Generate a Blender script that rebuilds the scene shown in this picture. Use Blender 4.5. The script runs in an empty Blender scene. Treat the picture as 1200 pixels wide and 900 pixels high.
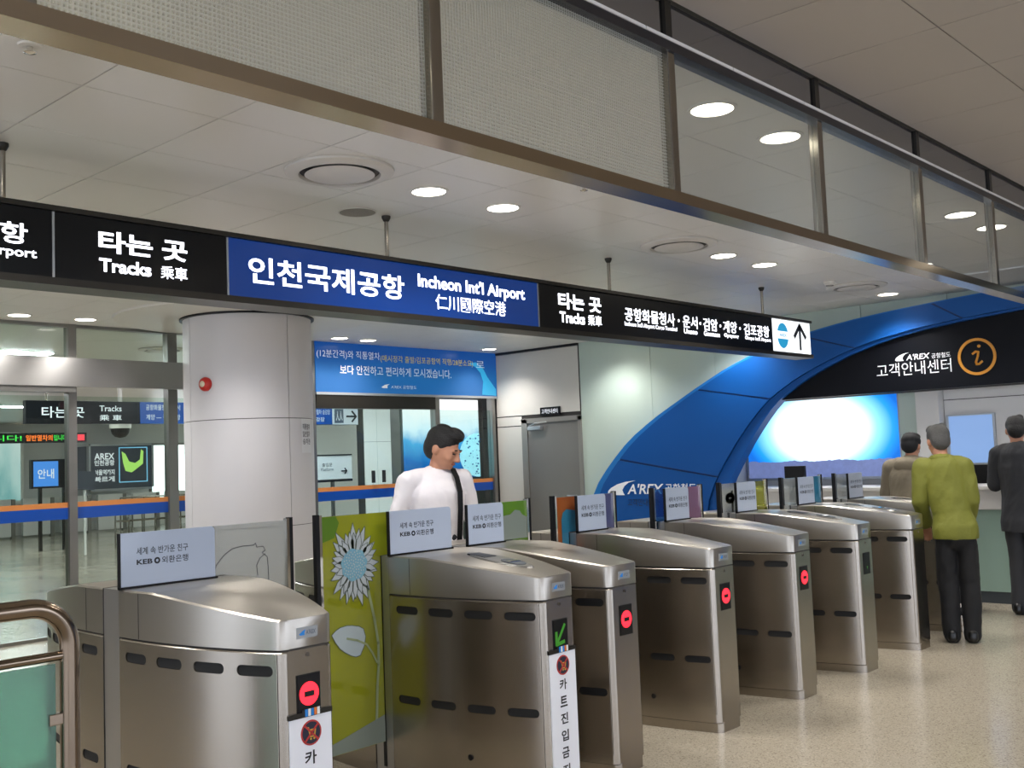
import bpy, bmesh, math, random
from mathutils import Vector, Matrix, noise
random.seed(7)
SC = bpy.context.scene
COL = SC.collection
PI = math.pi

# ------------------------------------------------------------------ camera, world, exposure
CAM_F, CAM_PITCH, CAM_ROLL, CAM_YAW, EYE = 1225.6, .0718847, -.0392662, .7385379, 1.52
cd = bpy.data.cameras.new('camera'); cam = bpy.data.objects.new('camera', cd); COL.objects.link(cam)
cd.sensor_fit = 'HORIZONTAL'; cd.sensor_width = 36.0; cd.lens = CAM_F / 1200 * 36.0
cd.clip_start = .05; cd.clip_end = 200
fw = Vector((math.cos(CAM_YAW) * math.cos(CAM_PITCH), math.sin(CAM_YAW) * math.cos(CAM_PITCH), math.sin(CAM_PITCH)))
rt = fw.cross(Vector((0, 0, 1))).normalized(); up = rt.cross(fw)
r2 = rt * math.cos(CAM_ROLL) + up * math.sin(CAM_ROLL); u2 = up * math.cos(CAM_ROLL) - rt * math.sin(CAM_ROLL)
mw = Matrix((r2, u2, -fw)).transposed().to_4x4(); mw.translation = (0, 0, EYE)
cam.matrix_world = mw
SC.camera = cam
SC.view_settings.view_transform = 'Standard'
SC.view_settings.look = 'None'
SC.view_settings.gamma = 1.0
SC.view_settings.use_curve_mapping = False
SC.view_settings.exposure = 0.22
w = bpy.data.worlds.new('world'); SC.world = w; w.use_nodes = True
w.node_tree.nodes['Background'].inputs[0].default_value = (.75, .85, 1, 1)
w.node_tree.nodes['Background'].inputs[1].default_value = .6
SPOT_W = 74.0          # power of each downlight
LAMP_COL = (1.0, .965, .925)

# ------------------------------------------------------------------ materials
def lin(c):
    if isinstance(c, str):
        c = [int(c[i:i + 2], 16) / 255 for i in (0, 2, 4)]
    return tuple((x / 12.92 if x <= .04045 else ((x + .055) / 1.055) ** 2.4) for x in c) + (1,)
MATS = {}
def newmat(name):
    m = bpy.data.materials.new(name); m.use_nodes = True; MATS[name] = m
    nt = m.node_tree; return m, nt, nt.nodes, nt.links, nt.nodes['Principled BSDF']
def pm(name, col, rough=.5, metal=0., spec=.5, var=0., vscale=6., bump=0., bscale=60., emit=None, es=0., coat=0.):
    m, nt, N, L, b = newmat(name)
    c = lin(col)
    b.inputs['Base Color'].default_value = c; b.inputs['Roughness'].default_value = rough
    b.inputs['Metallic'].default_value = metal; b.inputs['Specular IOR Level'].default_value = spec
    b.inputs['Coat Weight'].default_value = coat; b.inputs['Coat Roughness'].default_value = .05
    tc = N.new('ShaderNodeTexCoord')
    if var:
        n = N.new('ShaderNodeTexNoise'); n.inputs['Scale'].default_value = vscale; n.inputs['Detail'].default_value = 4
        L.new(tc.outputs['Object'], n.inputs['Vector'])
        r = N.new('ShaderNodeMapRange'); r.inputs[3].default_value = 1 - var; r.inputs[4].default_value = 1 + var
        L.new(n.outputs['Fac'], r.inputs[0])
        mx = N.new('ShaderNodeVectorMath'); mx.operation = 'SCALE'; mx.inputs[0].default_value = c[:3]
        L.new(r.outputs[0], mx.inputs['Scale']); L.new(mx.outputs[0], b.inputs['Base Color'])
    if bump:
        n = N.new('ShaderNodeTexNoise'); n.inputs['Scale'].default_value = bscale; n.inputs['Detail'].default_value = 5
        L.new(tc.outputs['Object'], n.inputs['Vector'])
        bp = N.new('ShaderNodeBump'); bp.inputs['Strength'].default_value = bump; bp.inputs['Distance'].default_value = .02
        L.new(n.outputs['Fac'], bp.inputs['Height']); L.new(bp.outputs[0], b.inputs['Normal'])
    if emit is not None:
        b.inputs['Emission Color'].default_value = lin(emit); b.inputs['Emission Strength'].default_value = es
    return m
def glass(name, tint, refl=.9, ior=1.45, haze=0., hazecol='e8efe8', frit=0.):
    """clear pane: transparent body with fresnel gloss, optionally some milky print (haze / frit grid)"""
    m, nt, N, L, b = newmat(name); N.remove(b)
    out = N['Material Output']
    tr = N.new('ShaderNodeBsdfTransparent'); tr.inputs[0].default_value = lin(tint)
    gl = N.new('ShaderNodeBsdfGlossy'); gl.inputs['Roughness'].default_value = .015; gl.inputs[0].default_value = (refl, refl, refl, 1)
    fr = N.new('ShaderNodeFresnel'); fr.inputs[0].default_value = ior
    body = tr.outputs[0]
    if haze or frit:
        df = N.new('ShaderNodeBsdfPrincipled'); df.inputs['Base Color'].default_value = lin(hazecol); df.inputs['Roughness'].default_value = .3
        mx = N.new('ShaderNodeMixShader'); mx.inputs[0].default_value = haze
        L.new(tr.outputs[0], mx.inputs[1]); L.new(df.outputs[0], mx.inputs[2]); body = mx.outputs[0]
        if frit:
            tc = N.new('ShaderNodeTexCoord'); sp = N.new('ShaderNodeSeparateXYZ'); L.new(tc.outputs['Object'], sp.inputs[0])
            outs = []
            for ax in ('X', 'Z'):
                pp = N.new('ShaderNodeMath'); pp.operation = 'PINGPONG'; pp.inputs[1].default_value = .0058
                L.new(sp.outputs[ax], pp.inputs[0])
                g = N.new('ShaderNodeMath'); g.operation = 'GREATER_THAN'; g.inputs[1].default_value = .0040
                L.new(pp.outputs[0], g.inputs[0]); outs.append(g)
            mxm = N.new('ShaderNodeMath'); mxm.operation = 'MAXIMUM'
            L.new(outs[0].outputs[0], mxm.inputs[0]); L.new(outs[1].outputs[0], mxm.inputs[1])
            ml = N.new('ShaderNodeMath'); ml.operation = 'MULTIPLY_ADD'; ml.inputs[1].default_value = frit; ml.inputs[2].default_value = haze
            L.new(mxm.outputs[0], ml.inputs[0]); L.new(ml.outputs[0], mx.inputs[0])
    m2 = N.new('ShaderNodeMixShader')
    ge = N.new('ShaderNodeNewGeometry'); iv = N.new('ShaderNodeMath'); iv.operation = 'SUBTRACT'; iv.inputs[0].default_value = 1; L.new(ge.outputs['Backfacing'], iv.inputs[1])
    fm_ = N.new('ShaderNodeMath'); fm_.operation = 'MULTIPLY'; L.new(fr.outputs[0], fm_.inputs[0]); L.new(iv.outputs[0], fm_.inputs[1])
    L.new(fm_.outputs[0], m2.inputs[0]); L.new(body, m2.inputs[1]); L.new(gl.outputs[0], m2.inputs[2])
    L.new(m2.outputs[0], out.inputs[0])
    return m
def steel(name, col, rough, aniso=.75, streak=.06):
    m, nt, N, L, b = newmat(name)
    b.inputs['Metallic'].default_value = 1; b.inputs['Anisotropic'].default_value = aniso
    b.inputs['Anisotropic Rotation'].default_value = .25
    tg = N.new('ShaderNodeTangent'); tg.direction_type = 'RADIAL'; tg.axis = 'Z'; L.new(tg.outputs[0], b.inputs['Tangent'])
    tc = N.new('ShaderNodeTexCoord'); mp = N.new('ShaderNodeMapping'); mp.inputs['Scale'].default_value = (3, 3, 420)
    L.new(tc.outputs['Object'], mp.inputs[0])
    n = N.new('ShaderNodeTexNoise'); n.inputs['Scale'].default_value = 1; n.inputs['Detail'].default_value = 3
    L.new(mp.outputs[0], n.inputs['Vector'])
    n2 = N.new('ShaderNodeTexNoise'); n2.inputs['Scale'].default_value = 5; L.new(tc.outputs['Object'], n2.inputs['Vector'])
    r = N.new('ShaderNodeMapRange'); r.inputs[3].default_value = 1 - streak; r.inputs[4].default_value = 1 + streak
    L.new(n.outputs['Fac'], r.inputs[0])
    c = lin(col)
    mx = N.new('ShaderNodeVectorMath'); mx.operation = 'SCALE'; mx.inputs[0].default_value = c[:3]
    L.new(r.outputs[0], mx.inputs['Scale']); L.new(mx.outputs[0], b.inputs['Base Color'])
    rr = N.new('ShaderNodeMapRange'); rr.inputs[3].default_value = rough * .95; rr.inputs[4].default_value = rough * 1.05
    L.new(n2.outputs['Fac'], rr.inputs[0]); L.new(rr.outputs[0], b.inputs['Roughness'])
    return m
def emis(name, col, s):
    m, nt, N, L, b = newmat(name); c = lin(col)
    b.inputs['Base Color'].default_value = (c[0] * .3, c[1] * .3, c[2] * .3, 1); b.inputs['Roughness'].default_value = .3
    b.inputs['Emission Color'].default_value = c; b.inputs['Emission Strength'].default_value = s
    return m
def lightbox(name, ramp, mode, p0=(0, 0, 0), scale=(1, 1, 1), strength=1., rough=.25, noise=0.):
    """glowing print: colour ramp over object coordinates. mode 'radial' or 'z'"""
    m, nt, N, L, b = newmat(name)
    tc = N.new('ShaderNodeTexCoord'); mp = N.new('ShaderNodeMapping'); L.new(tc.outputs['Object'], mp.inputs[0])
    mp.inputs['Location'].default_value = [-p0[i] * scale[i] for i in range(3)]; mp.inputs['Scale'].default_value = scale
    if mode == 'radial':
        ln = N.new('ShaderNodeVectorMath'); ln.operation = 'LENGTH'; L.new(mp.outputs[0], ln.inputs[0]); val = ln.outputs['Value']
    else:
        sp = N.new('ShaderNodeSeparateXYZ'); L.new(mp.outputs[0], sp.inputs[0]); val = sp.outputs['Z']
    if noise:
        n = N.new('ShaderNodeTexNoise'); n.inputs['Scale'].default_value = 3.5; n.inputs['Detail'].default_value = 5; L.new(mp.outputs[0], n.inputs['Vector'])
        ma = N.new('ShaderNodeMath'); ma.operation = 'MULTIPLY_ADD'; ma.inputs[1].default_value = noise; L.new(n.outputs['Fac'], ma.inputs[0]); L.new(val, ma.inputs[2])
        val = ma.outputs[0]
    cr = N.new('ShaderNodeValToRGB'); L.new(val, cr.inputs[0])
    e = cr.color_ramp.elements
    e[0].position = ramp[0][0]; e[0].color = lin(ramp[0][1]); e[1].position = ramp[-1][0]; e[1].color = lin(ramp[-1][1])
    for p, c in ramp[1:-1]:
        k = e.new(p); k.color = lin(c)
    L.new(cr.outputs[0], b.inputs['Emission Color']); b.inputs['Emission Strength'].default_value = strength
    b.inputs['Base Color'].default_value = (.02, .05, .12, 1); b.inputs['Roughness'].default_value = rough; b.inputs['Specular IOR Level'].default_value = .25
    return m

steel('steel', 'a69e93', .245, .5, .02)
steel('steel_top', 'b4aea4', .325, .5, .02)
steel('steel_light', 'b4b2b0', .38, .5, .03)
pm('chrome', 'd8d4cc', .06, 1.0)
pm('rail_bronze', 'a3947f', .16, 1.0)
pm('rail_dark', '4e4e55', .25, .9)
pm('tube_steel', '877868', .17, 1.0)
pm('mullion', '9a948a', .18, 1.0)
pm('frame_grey', '8c8a86', .32, .85)
pm('mirror_strip', 'a8aab0', .05, 1.0)
pm('black', '08080a', .4, spec=.3)
pm('slot_black', '050505', .7)
pm('dark_frame', '2a2722', .35, .4)
pm('sign_black', '07080b', .3, spec=.25)
pm('sign_blue_off', '1d4fa3', .3)
emis('sign_blue', '0545a2', .30)
emis('letter_white', 'f2f4ff', 2.6)
emis('letter_soft', 'e9edf5', .8)
emis('sign_white', 'f4f8fb', 1.15)
emis('cyan_logo', '2ea3d6', .7)
emis('red_led', 'ff2433', 2.3)
emis('red_led_dim', 'f03a48', 1.4)
emis('green_led', '3f8f2a', .5)
emis('led_green', '3fe04a', 1.2)
emis('led_orange', 'ff7a20', 1.5)
emis('led_red', 'ff3040', 1.4)
emis('lens', 'fff8ea', 9.0)
emis('hall_lamp', 'f2f8ff', 95.0)
emis('daylight_pane', 'e6f6fa', 3.0)
emis('added_window_glow', 'e2ecff', 4.0)
emis('screen_blue', '3f86e0', .95)
emis('window_blue', '8fb4ec', .62)
pm('white_paint', 'd9d8d6', .45, var=.02)
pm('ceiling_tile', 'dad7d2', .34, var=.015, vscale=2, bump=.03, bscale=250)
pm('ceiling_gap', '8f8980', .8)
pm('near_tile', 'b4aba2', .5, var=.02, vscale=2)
pm('wall_cream', 'cfcbc4', .5, var=.02)
pm('wall_beige', 'a79f93', .7, var=.04)
pm('column_panel', 'd3d0d1', .42, var=.015)
pm('joint_dark', '35322f', .8)
pm('door_grey', '7b7874', .42, .2, var=.02)
pm('door_frame_grey', '8f8b85', .4, .3)
pm('green_glass_wall', 'bccbc0', .12, var=.02, coat=.4)
pm('arch_blue', '07509c', .45, spec=.3)
pm('arch_rim', '1272bf', .4)
pm('seam_blue', '052f6b', .5)
pm('fascia_black', '090b12', .45, spec=.15)
pm('orange_ring', 'cc8a26', .4)
pm('white_letter', 'e4e6ea', .4, emit='e4e6ea', es=.12)
pm('dark_letter', '0c2d5c', .4)
pm('ink', '15161a', .5)
pm('ink_grey', '5a6270', .5)
pm('keb_panel', 'a9b4c6', .28, coat=.3)
pm('banner_white', 'e6e8ee', .4)
pm('stripe_blue', '1f7fd0', .4); pm('stripe_orange', 'd8742a', .4); pm('stripe_white', 'e8e8e8', .4)
pm('icon_red', 'b3322e', .45); pm('icon_navy', '1a1e33', .45); pm('icon_yellow', 'c7a03a', .45)
pm('plate_silver', 'a9adb0', .35, .6)
pm('bolt', '6b655e', .35, .9)
pm('vent_white', 'c9c5bf', .4); pm('vent_dark', '3b3733', .7); pm('speaker_grey', '8a857e', .6, bump=.3, bscale=400)
pm('trim_white', 'dad6cf', .4)
pm('counter_white', 'd5d3d0', .35); pm('counter_green', '8fa79b', .2, coat=.5); pm('kick', '3c4248', .45)
pm('strip_orange', 'd98a4a', .4); pm('strip_blue', '0a4cae', .35)
pm('banner_yellow', 'd9c23a', .5, emit='d9c23a', es=.15)
pm('bell_red', 'c0271f', .35); pm('bell_cream', 'd8cdb0', .4)
pm('paper', 'dedee0', .6)
pm('skin', 'b98468', .5, var=.05, vscale=30); pm('lip', '95594c', .5)
pm('hair_black', '0e0c0c', .55, bump=.5, bscale=140); pm('hair_grey', '4b4a48', .6, bump=.6, bscale=160, var=.3, vscale=60)
pm('shirt_white', 'e4dfe2', .75, bump=.25, bscale=14); pm('jacket_green', '6d6f22', .7, bump=.3, bscale=14, var=.06)
pm('jacket_beige', '7d7361', .8, bump=.3, bscale=16, var=.06); pm('suit_dark', '2b2c30', .8, bump=.2, bscale=14)
pm('trousers_black', '121214', .8, bump=.2, bscale=12); pm('trousers_navy', '22242c', .8, bump=.2, bscale=12)
pm('shoe_black', '0b0a0a', .35)
pm('cap_black', '151518', .8)
pm('petal', 'a9b0b2', .5); pm('petal_line', '4c5648', .5); pm('core_blue', '6f9fb0', .5); pm('leaf_grey', 'a6b2b4', .5); pm('stem_green', '8f9a72', .5)
pm('print_black', '1a1c1a', .5); pm('print_pink', 'c9808c', .5)
glass('glass_clear', 'eef5f0', .9); glass('glass_green', 'bfd8cc', .9, haze=.10, hazecol='a7c9bb')
glass('glass_rail', '8fb5a4', .9, haze=.25, hazecol='7fae9c')
glass('glass_door', 'e6f1ee', .9)
glass('glass_frit', 'eeeee8', .8, haze=.10, hazecol='d6d5cb', frit=.25)
glass('glass_smoke', 'eef0ee', .9, haze=.07, hazecol='d0d3d2')
glass('flap_clear', 'dfe2e0', .9, haze=.28, hazecol='d2d3cf'); glass('flap_lime', 'c3c62f', .8, haze=.55, hazecol='a9ad1f'); glass('flap_lime_faint', 'd8da8c', .8, haze=.15, hazecol='a9ad1f')
glass('flap_green', '86b02e', .8, haze=.55, hazecol='6f9c22'); glass('flap_grey', 'b9c2b6', .8, haze=.5, hazecol='a6b0a4')
glass('flap_orange', 'd38a4a', .8, haze=.55, hazecol='b8692c'); glass('flap_cyan', '4aa6c6', .8, haze=.5, hazecol='3a93b3')
glass('flap_purple', '7a80b4', .8, haze=.4, hazecol='6b6fa0'); glass('flap_pink', 'b98ab0', .8, haze=.4, hazecol='a87a9c')
glass('flap_blue', '7fb3e0', .8, haze=.12, hazecol='6b9fd0')
lightbox('info_poster', [(0, 'ffffff'), (.5, 'fbffff'), (.68, '8fdcff'), (.86, '1f8fe6'), (1, '0a5fc0')], 'radial', (0, 0, .12), (0, 1.02, 1.55), 1.35)
lightbox('moon_poster', [(0, '0b3f78'), (.4, '0f68b8'), (.62, '49a8e0'), (.78, 'dff4ff'), (1, 'ffffff')], 'z', (0, 0, 0), (1, 1, .95), 1.1, noise=.34)
lightbox('banner_print', [(0, '1684dc'), (.35, '0660c4'), (.7, '0554b4'), (1, '0868cc')], 'z', (0, 0, 0), (1, 1, 1.6), .38, noise=.2)  # cloth banner brightened by its own glow, no lamp behind it
lightbox('waterfall_print', [(0, '3a7d80'), (.35, '7fb8b8'), (.6, 'bfe0de'), (1, 'e8f6f4')], 'z', (0, 0, 0), (.8, 1, .25), .7, noise=.8)
pm('poster_lower', '6e78a8', .3, emit='7f8fc4', es=.5, var=.35, vscale=18)
pm('moon_disc', 'a8dcf0', .3, emit='a8e0f5', es=.85, var=.3, vscale=9)
pm('dark_poster', '2a3038', .3, emit='2f3944', es=.35); emis('map_green', 'a9dc6a', .9); emis('map_line', '7fc8f0', .9)

def floor_mat():
    m, nt, N, L, b = newmat('terrazzo')
    tc = N.new('ShaderNodeTexCoord')
    v = N.new('ShaderNodeTexVoronoi'); v.inputs['Scale'].default_value = 150; L.new(tc.outputs['Object'], v.inputs['Vector'])
    cr = N.new('ShaderNodeValToRGB'); e = cr.color_ramp.elements
    sep = N.new('ShaderNodeSeparateColor'); L.new(v.outputs['Color'], sep.inputs[0]); L.new(sep.outputs[0], cr.inputs[0])
    e[0].position = 0; e[0].color = lin('897f70'); e[1].position = 1; e[1].color = lin('bab1a0')
    for p, c in ((.12, '968c7b'), (.2, 'a69d8c'), (.75, 'aba291'), (.9, 'b1a897')):
        k = e.new(p); k.color = lin(c)
    n = N.new('ShaderNodeTexNoise'); n.inputs['Scale'].default_value = .8; L.new(tc.outputs['Object'], n.inputs['Vector'])
    r = N.new('ShaderNodeMapRange'); r.inputs[3].default_value = .13; r.inputs[4].default_value = .24
    L.new(n.outputs['Fac'], r.inputs[0]); L.new(r.outputs[0], b.inputs['Roughness'])
    L.new(cr.outputs[0], b.inputs['Base Color'])
floor_mat()

# ------------------------------------------------------------------ mesh helpers
class MB:
    def __init__(s): s.v = []; s.f = []
    def add(s, vs, fs):
        o = len(s.v); s.v += [tuple(p) for p in vs]; s.f += [[i + o for i in f] for f in fs]; return s
    def box(s, x0, x1, y0, y1, z0, z1):
        return s.add([(x0, y0, z0), (x1, y0, z0), (x1, y1, z0), (x0, y1, z0), (x0, y0, z1), (x1, y0, z1), (x1, y1, z1), (x0, y1, z1)],
                     [(3, 2, 1, 0), (4, 5, 6, 7), (0, 1, 5, 4), (1, 2, 6, 5), (2, 3, 7, 6), (3, 0, 4, 7)])
    def prism(s, poly, plane, a, b):
        """poly in plane coords; plane 'xz' (extrude y a..b), 'yz' (extrude x), 'xy' (extrude z)"""
        def P(u, v, w): return {'xz': (u, w, v), 'yz': (w, u, v), 'xy': (u, v, w)}[plane]
        n = len(poly); vs = [P(u, v, a) for u, v in poly] + [P(u, v, b) for u, v in poly]
        fs = [list(range(n)), list(range(2 * n - 1, n - 1, -1))] + [(i, i + n, (i + 1) % n + n, (i + 1) % n) for i in range(n)]
        return s.add(vs, fs)
    def ring(s, c, r0, r1, plane, a, b, n=40):
        """flat annulus, r0 < r1, extruded a..b"""
        def P(u, v, w): return {'xz': (u, w, v), 'yz': (w, u, v), 'xy': (u, v, w)}[plane]
        vs = []
        for w_ in (a, b):
            for r in (r0, r1):
                vs += [P(c[0] + r * math.cos(2 * PI * i / n), c[1] + r * math.sin(2 * PI * i / n), w_) for i in range(n)]
        fs = []
        for i in range(n):
            j = (i + 1) % n
            fs += [(i, j, n + j, n + i), (2 * n + j, 2 * n + i, 3 * n + i, 3 * n + j), (n + i, n + j, 3 * n + j, 3 * n + i), (j, i, 2 * n + i, 2 * n + j)]
        return s.add(vs, fs)
    def disc(s, c, r, plane, a, b, n=40, sy=1.):
        return s.prism([(c[0] + r * math.cos(2 * PI * i / n), c[1] + r * sy * math.sin(2 * PI * i / n)) for i in range(n)], plane, a, b)
    def tube(s, pts, r, n=12, cap=True):
        pts = [Vector(p) for p in pts]; rings = []
        prev = None
        for i, p in enumerate(pts):
            t = (pts[min(i + 1, len(pts) - 1)] - pts[max(i - 1, 0)]).normalized()
            if prev is None:
                a = t.orthogonal().normalized()
            else:
                a = (prev - t * prev.dot(t)).normalized()
            prev = a; b = t.cross(a)
            rr = r[i] if isinstance(r, (list, tuple)) else r
            rings.append([p + a * rr * math.cos(2 * PI * k / n) + b * rr * math.sin(2 * PI * k / n) for k in range(n)])
        vs = [q for R in rings for q in R]; fs = []
        for i in range(len(rings) - 1):
            for k in range(n):
                fs.append((i * n + k, i * n + (k + 1) % n, (i + 1) * n + (k + 1) % n, (i + 1) * n + k))
        if cap: fs += [list(range(n))[::-1], [(len(rings) - 1) * n + k for k in range(n)]]
        return s.add(vs, fs)
    def lathe(s, c, prof, n=32):
        """profile [(r,z)] around vertical axis through c"""
        vs = []; m = len(prof)
        for i in range(n):
            a = 2 * PI * i / n
            vs += [(c[0] + r * math.cos(a), c[1] + r * math.sin(a), z) for r, z in prof]
        fs = [(i * m + k, ((i + 1) % n) * m + k, ((i + 1) % n) * m + k + 1, i * m + k + 1) for i in range(n) for k in range(m - 1)]
        return s.add(vs, fs)
    def mesh(s, name, mat, smooth=None, off=(0, 0, 0)):
        me = bpy.data.meshes.new(name)
        me.from_pydata([(p[0] - off[0], p[1] - off[1], p[2] - off[2]) for p in s.v], [], s.f); me.validate()
        bm = bmesh.new(); bm.from_mesh(me); bmesh.ops.recalc_face_normals(bm, faces=bm.faces); bm.to_mesh(me); bm.free()
        if mat: me.materials.append(MATS[mat])
        if smooth:
            me.shade_smooth(); me.set_sharp_from_angle(angle=math.radians(smooth))
        me.update(); return me
    def build(s, name, mat, parent=None, smooth=None):
        off = wloc(parent)
        return link(name, s.mesh(name, mat, smooth, off), parent)
def wloc(p):
    o = Vector((0, 0, 0))
    while p is not None:
        o += p.location; p = p.parent
    return o
def link(name, me, parent=None):
    o = bpy.data.objects.new(name, me); COL.objects.link(o)
    if parent is not None: o.parent = parent
    return o
def tag(o, label=None, cat=None, group=None, kind=None):
    if label: o['label'] = label
    if cat: o['category'] = cat
    if group: o['group'] = group
    if kind: o['kind'] = kind
    return o
def thing(name, loc, label, cat, group=None):
    o = bpy.data.objects.new(name, None); COL.objects.link(o); o.location = loc; o.empty_display_size = .1
    return tag(o, label, cat, group)
def box(name, mat, b, parent=None, bev=0.):
    me = MB().box(*b)
    o = me.build(name, mat, parent)
    if bev:
        bm = bmesh.new(); bm.from_mesh(o.data)
        bmesh.ops.bevel(bm, geom=list(bm.edges), offset=bev, segments=2, affect='EDGES', profile=.6); bm.to_mesh(o.data); bm.free()
    return o
def struct(o, label=None):
    o['kind'] = 'structure'
    if label: o['label'] = label
    return o
DG = None
def evaluated(ob):
    dg = bpy.context.evaluated_depsgraph_get(); dg.update()
    return bpy.data.meshes.new_from_object(ob.evaluated_get(dg))

TXT = {}
def textmesh(body, bold=.012, ext=.002):
    """2D glyph mesh (built-in font), normalised to its bounding box: u,v in 0..1"""
    key = (body, bold)
    if key in TXT: return TXT[key]
    cu = bpy.data.curves.new('glyphs', 'FONT'); cu.body = body; cu.size = 1; cu.offset = bold; cu.resolution_u = 3; cu.fill_mode = 'FRONT'
    ob = bpy.data.objects.new('glyphs', cu); COL.objects.link(ob)
    me = evaluated(ob)
    v = [(p.co.x, p.co.y) for p in me.vertices]; f = [list(p.vertices) for p in me.polygons]
    bpy.data.objects.remove(ob); bpy.data.curves.remove(cu); bpy.data.meshes.remove(me)
    x0 = min(p[0] for p in v); x1 = max(p[0] for p in v); y0 = min(p[1] for p in v); y1 = max(p[1] for p in v)
    TXT[key] = ([((a - x0) / (x1 - x0), (b - y0) / (y1 - y0)) for a, b in v], f, (x1 - x0) / (y1 - y0))
    return TXT[key]
def text(body, mat, parent, plane, w_, u0, u1, z0, z1, bold=.012, name='lettering', shear=0.):
    """flat lettering fitted to the rectangle. plane 'y': faces -Y at y=w_, u=x ; plane 'x': faces -X at x=w_, u=y (u0 left, u1 right)"""
    vs, fs, asp = textmesh(body, bold)
    if u1 is None: u1 = u0 + asp * (z1 - z0)
    m = MB(); P = []
    for a, b in vs:
        u = u0 + (u1 - u0) * a + shear * b * (z1 - z0); z = z0 + (z1 - z0) * b
        P.append((u, w_, z) if plane == 'y' else (w_, u, z))
    m.v = P; m.f = fs
    return m.build(name, mat, parent)
def ribbon(m, pts, hw, plane, w_, t=.0006):
    """flat line of half width hw along pts (u,z)"""
    n = len(pts)
    for i in range(n - 1):
        a = Vector(pts[i]); b = Vector(pts[i + 1]); d = (b - a)
        if d.length < 1e-6: continue
        nrm = Vector((-d.y, d.x)).normalized() * hw; e = d.normalized() * hw * .5
        q = [a - e + nrm, a - e - nrm, b + e - nrm, b + e + nrm]
        m.prism([tuple(p) for p in q], plane, w_ - t, w_)
    return m

# ------------------------------------------------------------------ room shell
XW, YG, ZC, ZN, YC = 10.62, 10.0, 3.0, 3.16, 2.05      # far wall, glass wall, ceiling, near ceiling, smoke curtain
struct(box('floor', 'terrazzo', (-7, 24, -7, 30, -.12, 0)))
ceil = struct(box('ceiling', 'ceiling_gap', (-7, 24, YC + .03, 30, ZC + .012, ZC + .3)))
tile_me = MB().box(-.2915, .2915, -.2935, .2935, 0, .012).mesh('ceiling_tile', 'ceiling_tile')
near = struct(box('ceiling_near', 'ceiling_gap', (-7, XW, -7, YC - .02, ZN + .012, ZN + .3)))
def tile(par, x, y, z, me):
    o = link('ceiling_tile', me, par); o.location = (x, y, z); return o
NX = 17
for i in range(NX):
    for j in range(14):
        x = 1.80 - .588 * 2 + .294 + .588 * i; y = 2.60 - .592 + .296 + .592 * j
        if x - .29 > XW or y - .29 > YG: continue
        if y - .294 < YC + .02: y0 = YC + .035
        tile(ceil, x, y, ZC, tile_me)
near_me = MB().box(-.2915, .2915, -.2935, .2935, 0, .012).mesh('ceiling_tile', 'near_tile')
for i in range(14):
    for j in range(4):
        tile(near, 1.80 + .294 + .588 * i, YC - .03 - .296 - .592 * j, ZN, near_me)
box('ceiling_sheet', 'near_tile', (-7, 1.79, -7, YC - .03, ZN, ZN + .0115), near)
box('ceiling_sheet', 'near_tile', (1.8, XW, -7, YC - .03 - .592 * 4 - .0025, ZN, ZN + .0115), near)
box('ceiling_sheet', 'ceiling_tile', (-7, .62, YC + .04, YG, ZC, ZC + .0115), ceil)
box('ceiling_sheet', 'ceiling_tile', (-7, 24, YG + .3, 30, ZC, ZC + .0115), ceil)
struct(box('wall_back', 'wall_beige', (-7.2, XW + 1, -7.2, -7, 0, 3.4)))
struct(box('wall_left', 'wall_beige', (-7.2, -7, -7, 30, 0, 3.4)))
for k in range(5):  # added glowing windows, out of view, standing in for room light
    y0 = -6.2 + 3.2 * k
    ww = struct(thing('window_%d' % (k + 11), (-6.98, y0 + 1.4, .3), 'tall glowing window added in the unseen left wall for room light', 'window'))
    box('pane', 'added_window_glow', (-6.99, -6.97, y0, y0 + 2.7, .3, 2.9), ww)
    for b in ((y0 - .06, y0, .25, 2.95), (y0 + 2.7, y0 + 2.76, .25, 2.95), (y0, y0 + 2.7, 2.9, 2.96), (y0, y0 + 2.7, .24, .3), (y0 + 1.32, y0 + 1.38, .3, 2.9)):
        box('window_frame', 'frame_grey', (-7, -6.94, *b), ww)
for k in range(4):  # more added windows behind the camera, glowing to fill the room
    x0 = -5.6 + 3.6 * k
    ww = struct(thing('window_%d' % (k + 21), (x0 + 1.4, -6.98, .3), 'tall glowing window added in the unseen back wall for room light', 'window'))
    box('pane', 'added_window_glow', (x0, x0 + 2.7, -6.99, -6.97, .3, 2.9), ww)
    for b in ((x0 - .06, x0, .25, 2.95), (x0 + 2.7, x0 + 2.76, .25, 2.95), (x0, x0 + 2.7, 2.9, 2.96), (x0, x0 + 2.7, .24, .3), (x0 + 1.32, x0 + 1.38, .3, 2.9)):
        box('window_frame', 'frame_grey', (b[0], b[1], -7, -6.94, b[2], b[3]), ww)
struct(box('wall_hall_far', 'white_paint', (-7, 24, 29, 29.2, 0, 3.3)))
struct(box('wall_hall_right', 'white_paint', (23.8, 24, 10.1, 29, 0, 3.3)))
# far wall: grey-white panelled part with the service door
wr = struct(box('wall_right', 'joint_dark', (XW + .012, XW + .2, 8.48, 10.6, 0, ZC)))
for (y0, y1, z0, z1) in ((9.52, 9.975, 0, 1.966), (8.48, 9.975, 2.11, ZC - .03), (9.52, 9.975, 1.974, 2.102)):
    box('wall_panel', 'wall_cream', (XW, XW + .012, y0 + .003, y1 - .003, z0 + .003, z1 - .003), wr)
box('cornice', 'dark_frame', (XW - .03, XW + .02, 8.48, 10.0, ZC - .03, ZC), wr)
box('pilaster', 'joint_dark', (XW - .008, XW + .012, 8.476, 8.484, 2.06, ZC), wr)
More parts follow.
